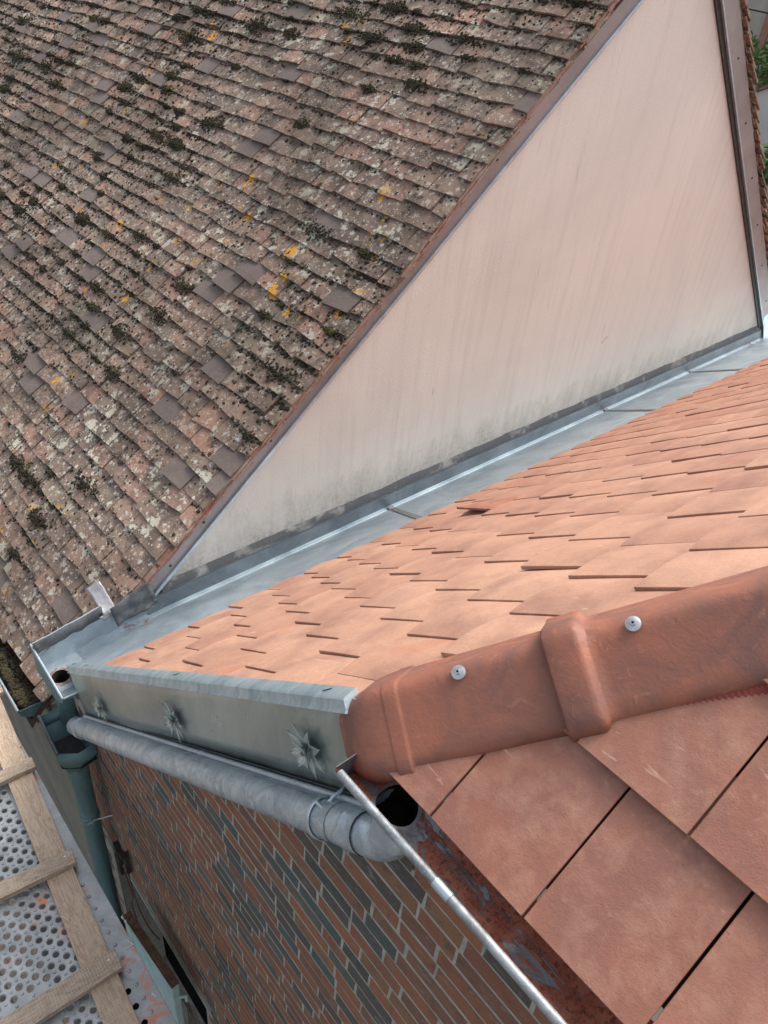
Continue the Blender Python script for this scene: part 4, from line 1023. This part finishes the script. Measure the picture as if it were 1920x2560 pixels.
# ---- louvred shutter
sh = thing('window_shutter', 'mint green louvred shutter with a rotten brown top edge below the downpipe', 'shutter', (-1.9, .56, -5))
SX = Vector((-1.663 + 2.12, .030, 0)).normalized(); SY = Vector((-SX.y, SX.x, 0)); O = Vector((-2.118, .520, -4.20)); SW, SH, ST = .46, 1.15, .036
def sp(a, b_, c_): return O + SX * a + SY * b_ + Vector((0, 0, c_))
m = MB()
m.box(sp(.03, ST / 2, -SH / 2), .06, ST, SH, X=SX, Y=SY); m.box(sp(SW - .03, ST / 2, -SH / 2), .06, ST, SH, X=SX, Y=SY)
m.box(sp(SW / 2, ST / 2, -.012), SW - .122, ST - .002, .022, X=SX, Y=SY); m.box(sp(SW / 2, ST / 2, -SH + .04), SW - .122, ST - .002, .08, X=SX, Y=SY)
m.build('frame', 'mint', sh, bevel=.003)
m = MB()
for i in range(29):
    zc = -.036 - i * .036; m.box(sp(SW / 2, ST * .45, zc), SW - .125, .034, .006, X=SX, Y=(SY * .78 + Vector((0, 0, .62))), Z=(SY * -.62 + Vector((0, 0, .78))))
m.build('louvres', 'mint', sh)
m = MB(); vs = []; n = 24
for i in range(n + 1):
    for q in (0, 1): vs.append(sp(-.002 + (SW + .004) * i / n, -.002 + (ST + .006) * q, .004 + .004 * noise.noise(Vector((i * .9, q * 3, 0)))))
m.add(vs, [(2 * i, 2 * i + 1, 2 * i + 3, 2 * i + 2) for i in range(n)]); o_ = m.build('top_edge', 'rotwood', sh); solidify(o_, .012)
m = MB()
for i in range(16): m.blob(sp(rs.uniform(-.01, .04), rs.uniform(-.006, .02), rs.uniform(-.02, .012)), rs.uniform(.003, .008), 1, i)
m.build('peeling_paint', 'paintwhite', sh)
m = MB(); m.tube([sp(SW, ST * .9, -.14), sp(SW + .02, ST * 1.6, -.14), sp(SW + .02, ST * 1.6, -.19)], .010, 10); m.build('hinge', 'mint', sh, smooth=40); kids(sh)
gr_ = MB()
for i in range(12): gr_.box((-1.80 + .035 * i, .665, -5.1), .007, .007, .62)
for zc in (-4.80, -4.86, -5.38): gr_.box((-1.61, .66, zc), .46, .01, .014)
tag(gr_.build('window_grille', 'grille', bevel=.001), 'rusty iron bar grille low on the wall past the green shutter', 'grille')

# ================================================================== scaffold
sc = thing('scaffold_deck', 'perforated galvanised steel scaffold deck with riveted edge and orange paint splashes', 'scaffold deck', (-2, 0, -3.32))
ZD = -3.31; q45 = .03045
m = MB(); nub = MB(); NH = 14; R1, R0 = .0145, .0105
def cell(cx_, cy_, h=q45):
    # diamond cell with a dimpled hole
    outer_ = []
    for i in range(NH):
        a_ = 2 * PI * i / NH; c1, s1 = math.cos(a_), math.sin(a_); t_ = h / (abs(c1) + abs(s1)); outer_.append((cx_ + c1 * t_, cy_ + s1 * t_, ZD))
    # include the four diamond corners exactly
    mid = [(cx_ + R1 * math.cos(2 * PI * i / NH), cy_ + R1 * math.sin(2 * PI * i / NH), ZD) for i in range(NH)]
    inn = [(cx_ + R0 * math.cos(2 * PI * i / NH), cy_ + R0 * math.sin(2 * PI * i / NH), ZD - .005) for i in range(NH)]
    fs = [(i, (i + 1) % NH, NH + (i + 1) % NH, NH + i) for i in range(NH)] + [(NH + i, NH + (i + 1) % NH, 2 * NH + (i + 1) % NH, 2 * NH + i) for i in range(NH)]
    m.add(outer_ + mid + inn, fs)
NH = 16
Y0D, Y1D = -.42, .285; X0D, X1D = -3.6, -.7
i0 = 0
ny = int((Y1D - Y0D) / q45); nx_ = int((X1D - X0D) / q45)
for i in range(nx_):
    for j in range(ny):
        if (i + j) % 2: continue
        cx_, cy_ = X0D + q45 * (i + .5), Y0D + q45 * (j + .5)
        solid = (-1.62 < cx_ < -1.36 and cy_ < .055) or cy_ < -.30
        if solid or j in (0, ny - 1) or i in (0, nx_ - 1):
            m.add([(cx_ - q45, cy_, ZD), (cx_, cy_ - q45, ZD), (cx_ + q45, cy_, ZD), (cx_, cy_ + q45, ZD)], [(0, 1, 2, 3)])
        else:
            cell(cx_, cy_)
            c = Vector((cx_ + q45, cy_, ZD)); nub.tube([c, c + Vector((0, 0, .0035))], [.0062, .0042], 10, cap=False); nub.tube([c + Vector((0, 0, .0034)), c + Vector((0, 0, .0035))], [.0042, .0028], 10, cap=True)
m.build('perforated_panel', 'deck', sc)
nub.build('nubs', 'deck', sc, smooth=30)
m = MB(); m.box((-2.15, (Y1D - .035 + .392) / 2 , ZD + .0015), 3.2, .392 - Y1D + .035, .006); m.box((-2.15, .389, ZD - .03), 3.2, .004, .06); m.build('edge_strip', 'deck', sc, bevel=.0015)
m = MB()
x = -3.6; rv0 = None
while x < -.7:
    c = Vector((x, .336, ZD + .0045)); m = MB(); m.tube([c, c + Vector((0, 0, .004)), c + Vector((0, 0, .006))], [.0075, .0065, .002], 12)
    m.build('rivet', 'deck', sc, smooth=50)
    x += .061
m = MB()
for (x, y) in ((-1.335, .30), (-1.265, .30), (-1.19, .30), (-1.40, .30)):
    m = MB(); m.tube([(x, y, ZD + .0052), (x, y, ZD + .0054)], .012, 20); m.build('edge_hole', 'black', sc)
m = MB()
for (x, y, L, a_) in ((-1.56, .385, .035, .4), (-1.545, .375, .028, 1.6), (-1.33, .37, .022, .3), (-2.02, .355, .022, 2.0), (-2.2, .33, .012, .5)):
    m = MB(); m.box((x, y, ZD + .0065), L, .0035, .002, X=(math.cos(a_), math.sin(a_), 0), Y=(-math.sin(a_), math.cos(a_), 0)); m.build('paint_splash', 'paintwhite', sc); kids(sc)

wf = thing('duckboard', 'rough sawn timber duckboard lying on the steel scaffold deck', 'boards', (-2.0, .27, -3.3)); wf.rotation_euler = (0, 0, math.radians(-4))
def wbox(name, cx_, cy_, cz_, sx, sy, sz, mat, rz=0, chips=None):
    m = MB(); nseg = 14; ax = max(sx, sy); vs = []
    for i in range(nseg + 1):
        t_ = -.5 + i / nseg; w_ = lambda k: .0018 * noise.noise(Vector((t_ * 9, k, cx_ * 3)))
        vs += [(sx * t_, -sy / 2 + w_(0), -sz / 2), (sx * t_, sy / 2 + w_(1), -sz / 2), (sx * t_, sy / 2 + w_(2), sz / 2 + w_(5) * .4), (sx * t_, -sy / 2 + w_(3), sz / 2 + w_(6) * .4)]
    fs = [(4 * i + j, 4 * i + (j + 1) % 4, 4 * i + 4 + (j + 1) % 4, 4 * i + 4 + j) for i in range(nseg) for j in range(4)] + [(3, 2, 1, 0), tuple(4 * nseg + j for j in range(4))]
    m.add(vs, fs); o_ = m.build(name, mat, wf, bevel=.002, smooth=30); o_.location = (cx_, cy_, cz_); o_.rotation_euler = (0, 0, rz); return o_
wbox('runner', -.15, .01, .0095, 3.2, .108, .022, 'wood')
wbox('runner', -.15, -.62, .0095, 3.2, .108, .022, 'wood')
for (x, wd_, rz) in ((-.555, .062, .02), (-.030, .072, -.05), (.495, .084, .03), (1.02, .08, 0), (-1.08, .07, .02)):
    c_ = wbox('batten', x, -.285, .036, .74, wd_, .030, 'wood2', PI / 2 + rz)
    q = MB(); q.tube([(.335, .012, .0155), (.335, .012, .0168)], .0042, 10); q.build('nail', 'steel', c_)

# lower scaffold platform seen through the holes
m = MB()
for i in (0, 2): m.box((-2.0, -.42 + .23 * i, -5.3), 3.6, .215, .04)
tag(m.build('scaffold_boards', 'wood2', bevel=.003), 'dim timber scaffold platform a storey below the steel deck', 'boards')

# ================================================================== far background at the right
def house_far(name, label, x0, x1, y0, y1, zbase, zeave, rise, wall, axis='y'):
    h = thing(name, label, 'house', ((x0 + x1) / 2, (y0 + y1) / 2, zbase)); m = MB(); xm = (x0 + x1) / 2
    vs = [(x0, y0, zbase), (x1, y0, zbase), (x1, y1, zbase), (x0, y1, zbase), (x0, y0, zeave), (x1, y0, zeave), (x1, y1, zeave), (x0, y1, zeave), (xm, y0, zeave + rise), (xm, y1, zeave + rise)]
    m.add(vs, [(0, 1, 5, 8, 4), (2, 3, 7, 9, 6), (1, 2, 6, 5), (3, 0, 4, 7)]); m.build('wall', wall, h)
    m = MB(); e = .25; t_ = .12; sl_ = rise / (xm - x0)
    for sg, xa in ((1, x0), (-1, x1)):
        A = Vector((xa - sg * e, y0 - .12, zeave - sl_ * e + .02)); B = Vector((xm, y0 - .12, zeave + rise + .02)); D = Vector((0, y1 - y0 + .24, 0)); U_ = Vector((0, 0, t_))
        m.add([A, B, B + D, A + D, A + U_, B + U_, B + D + U_, A + D + U_], [(0, 3, 2, 1), (4, 5, 6, 7), (0, 1, 5, 4), (1, 2, 6, 5), (2, 3, 7, 6), (3, 0, 4, 7)])
    m.build('roof', 'redtile', h)
    return h
h1 = house_far('neighbour_house', 'pale rendered house with a thin red tiled verge beyond the right verge band', -19.6, -5.0, 36, 46, -8, -5.1, 3.9, 'beige')
q = MB(); q.tube([(-18.0, 35.9, -4.1), (-17.4, 35.8, -4.6), (-17.3, 35.8, -8)], .12, 10); q.build('downpipe', 'zinc', h1, smooth=40); kids(h1)
h2 = house_far('distant_house', 'tan rendered house with red brick corner at the top right edge', -36, -27.2, 57, 66, -8, -.6, 3.0, 'tan')
q = MB(); q.box((-27.2, 57, -4.4), 1.1, .3, 7.4); q.build('brick_quoin', 'fbrick', h2)
q = MB(); q.box((-28.4, 56.95, -4.4), .5, .2, 7.4); q.build('brick_pier', 'fbrick', h2); kids(h2)
q = MB(); q.tube([(-24.5, 45, -1.4), (-22.4, 45, -1.5), (-20.6, 45, -.6), (-19.5, 45, 1.5)], .05, 8)
tag(q.build('overhead_cable', 'iron'), 'black overhead cable bending in front of the distant tan house', 'cable')
def tree(x, y, zbase, zc, R, n, label, seed, leafs=.20):
    rt = random.Random(seed); t_ = thing('tree', label, 'tree', (x, y, zbase)); m = MB()
    m.tube([(x, y, zbase), (x + .1, y, zc - R * .3), (x, y, zc + R * .3)], [.28, .2, .08], 9)
    for i in range(8):
        a_ = rt.uniform(0, 2 * PI); m.tube([(x, y, zc - R * rt.uniform(.1, .6)), (x + R * .7 * math.cos(a_), y + R * .7 * math.sin(a_), zc + R * rt.uniform(-.1, .7))], [.09, .02], 6)
    m.build('trunk', 'bark', t_)
    m = MB(); cl_ = [(Vector((rt.gauss(0, .5), rt.gauss(0, .5), rt.gauss(0, .42))) * R * .9 + Vector((x, y, zc)), R * rt.uniform(.2, .38)) for _ in range(26)]
    for i in range(n):
        c, r_ = cl_[rt.randrange(len(cl_))]; d = Vector((rt.gauss(0, 1), rt.gauss(0, 1), rt.gauss(0, 1))).normalized(); p_ = c + d * r_ * rt.uniform(.6, 1.05)
        u_ = Vector((rt.gauss(0, 1), rt.gauss(0, 1), rt.gauss(0, 1))).normalized(); v_ = u_.orthogonal().normalized(); s_ = leafs * rt.uniform(.5, 1.2)
        m.add([p_ - u_ * s_, p_ + v_ * s_ * .5, p_ + u_ * s_, p_ - v_ * s_ * .5], [(0, 1, 2, 3)])
    m.build('crown', 'leaf', t_); kids(t_)
tree(-19.6, 47.5, -8, -2.6, 3.0, 9000, 'light green tree rising between the pale house and the tan house', 3)
tree(-23.0, 50.5, -8, -3.6, 2.6, 7000, 'darker green tree just left of the light green tree', 5)
tree(-11.4, 29.0, -8, -6.7, 2.2, 7000, 'low dark green tree in front of the pale house', 8, .16)
kids(house)
# world-space sub-parts below translated roots
for o in bpy.data.objects: pass
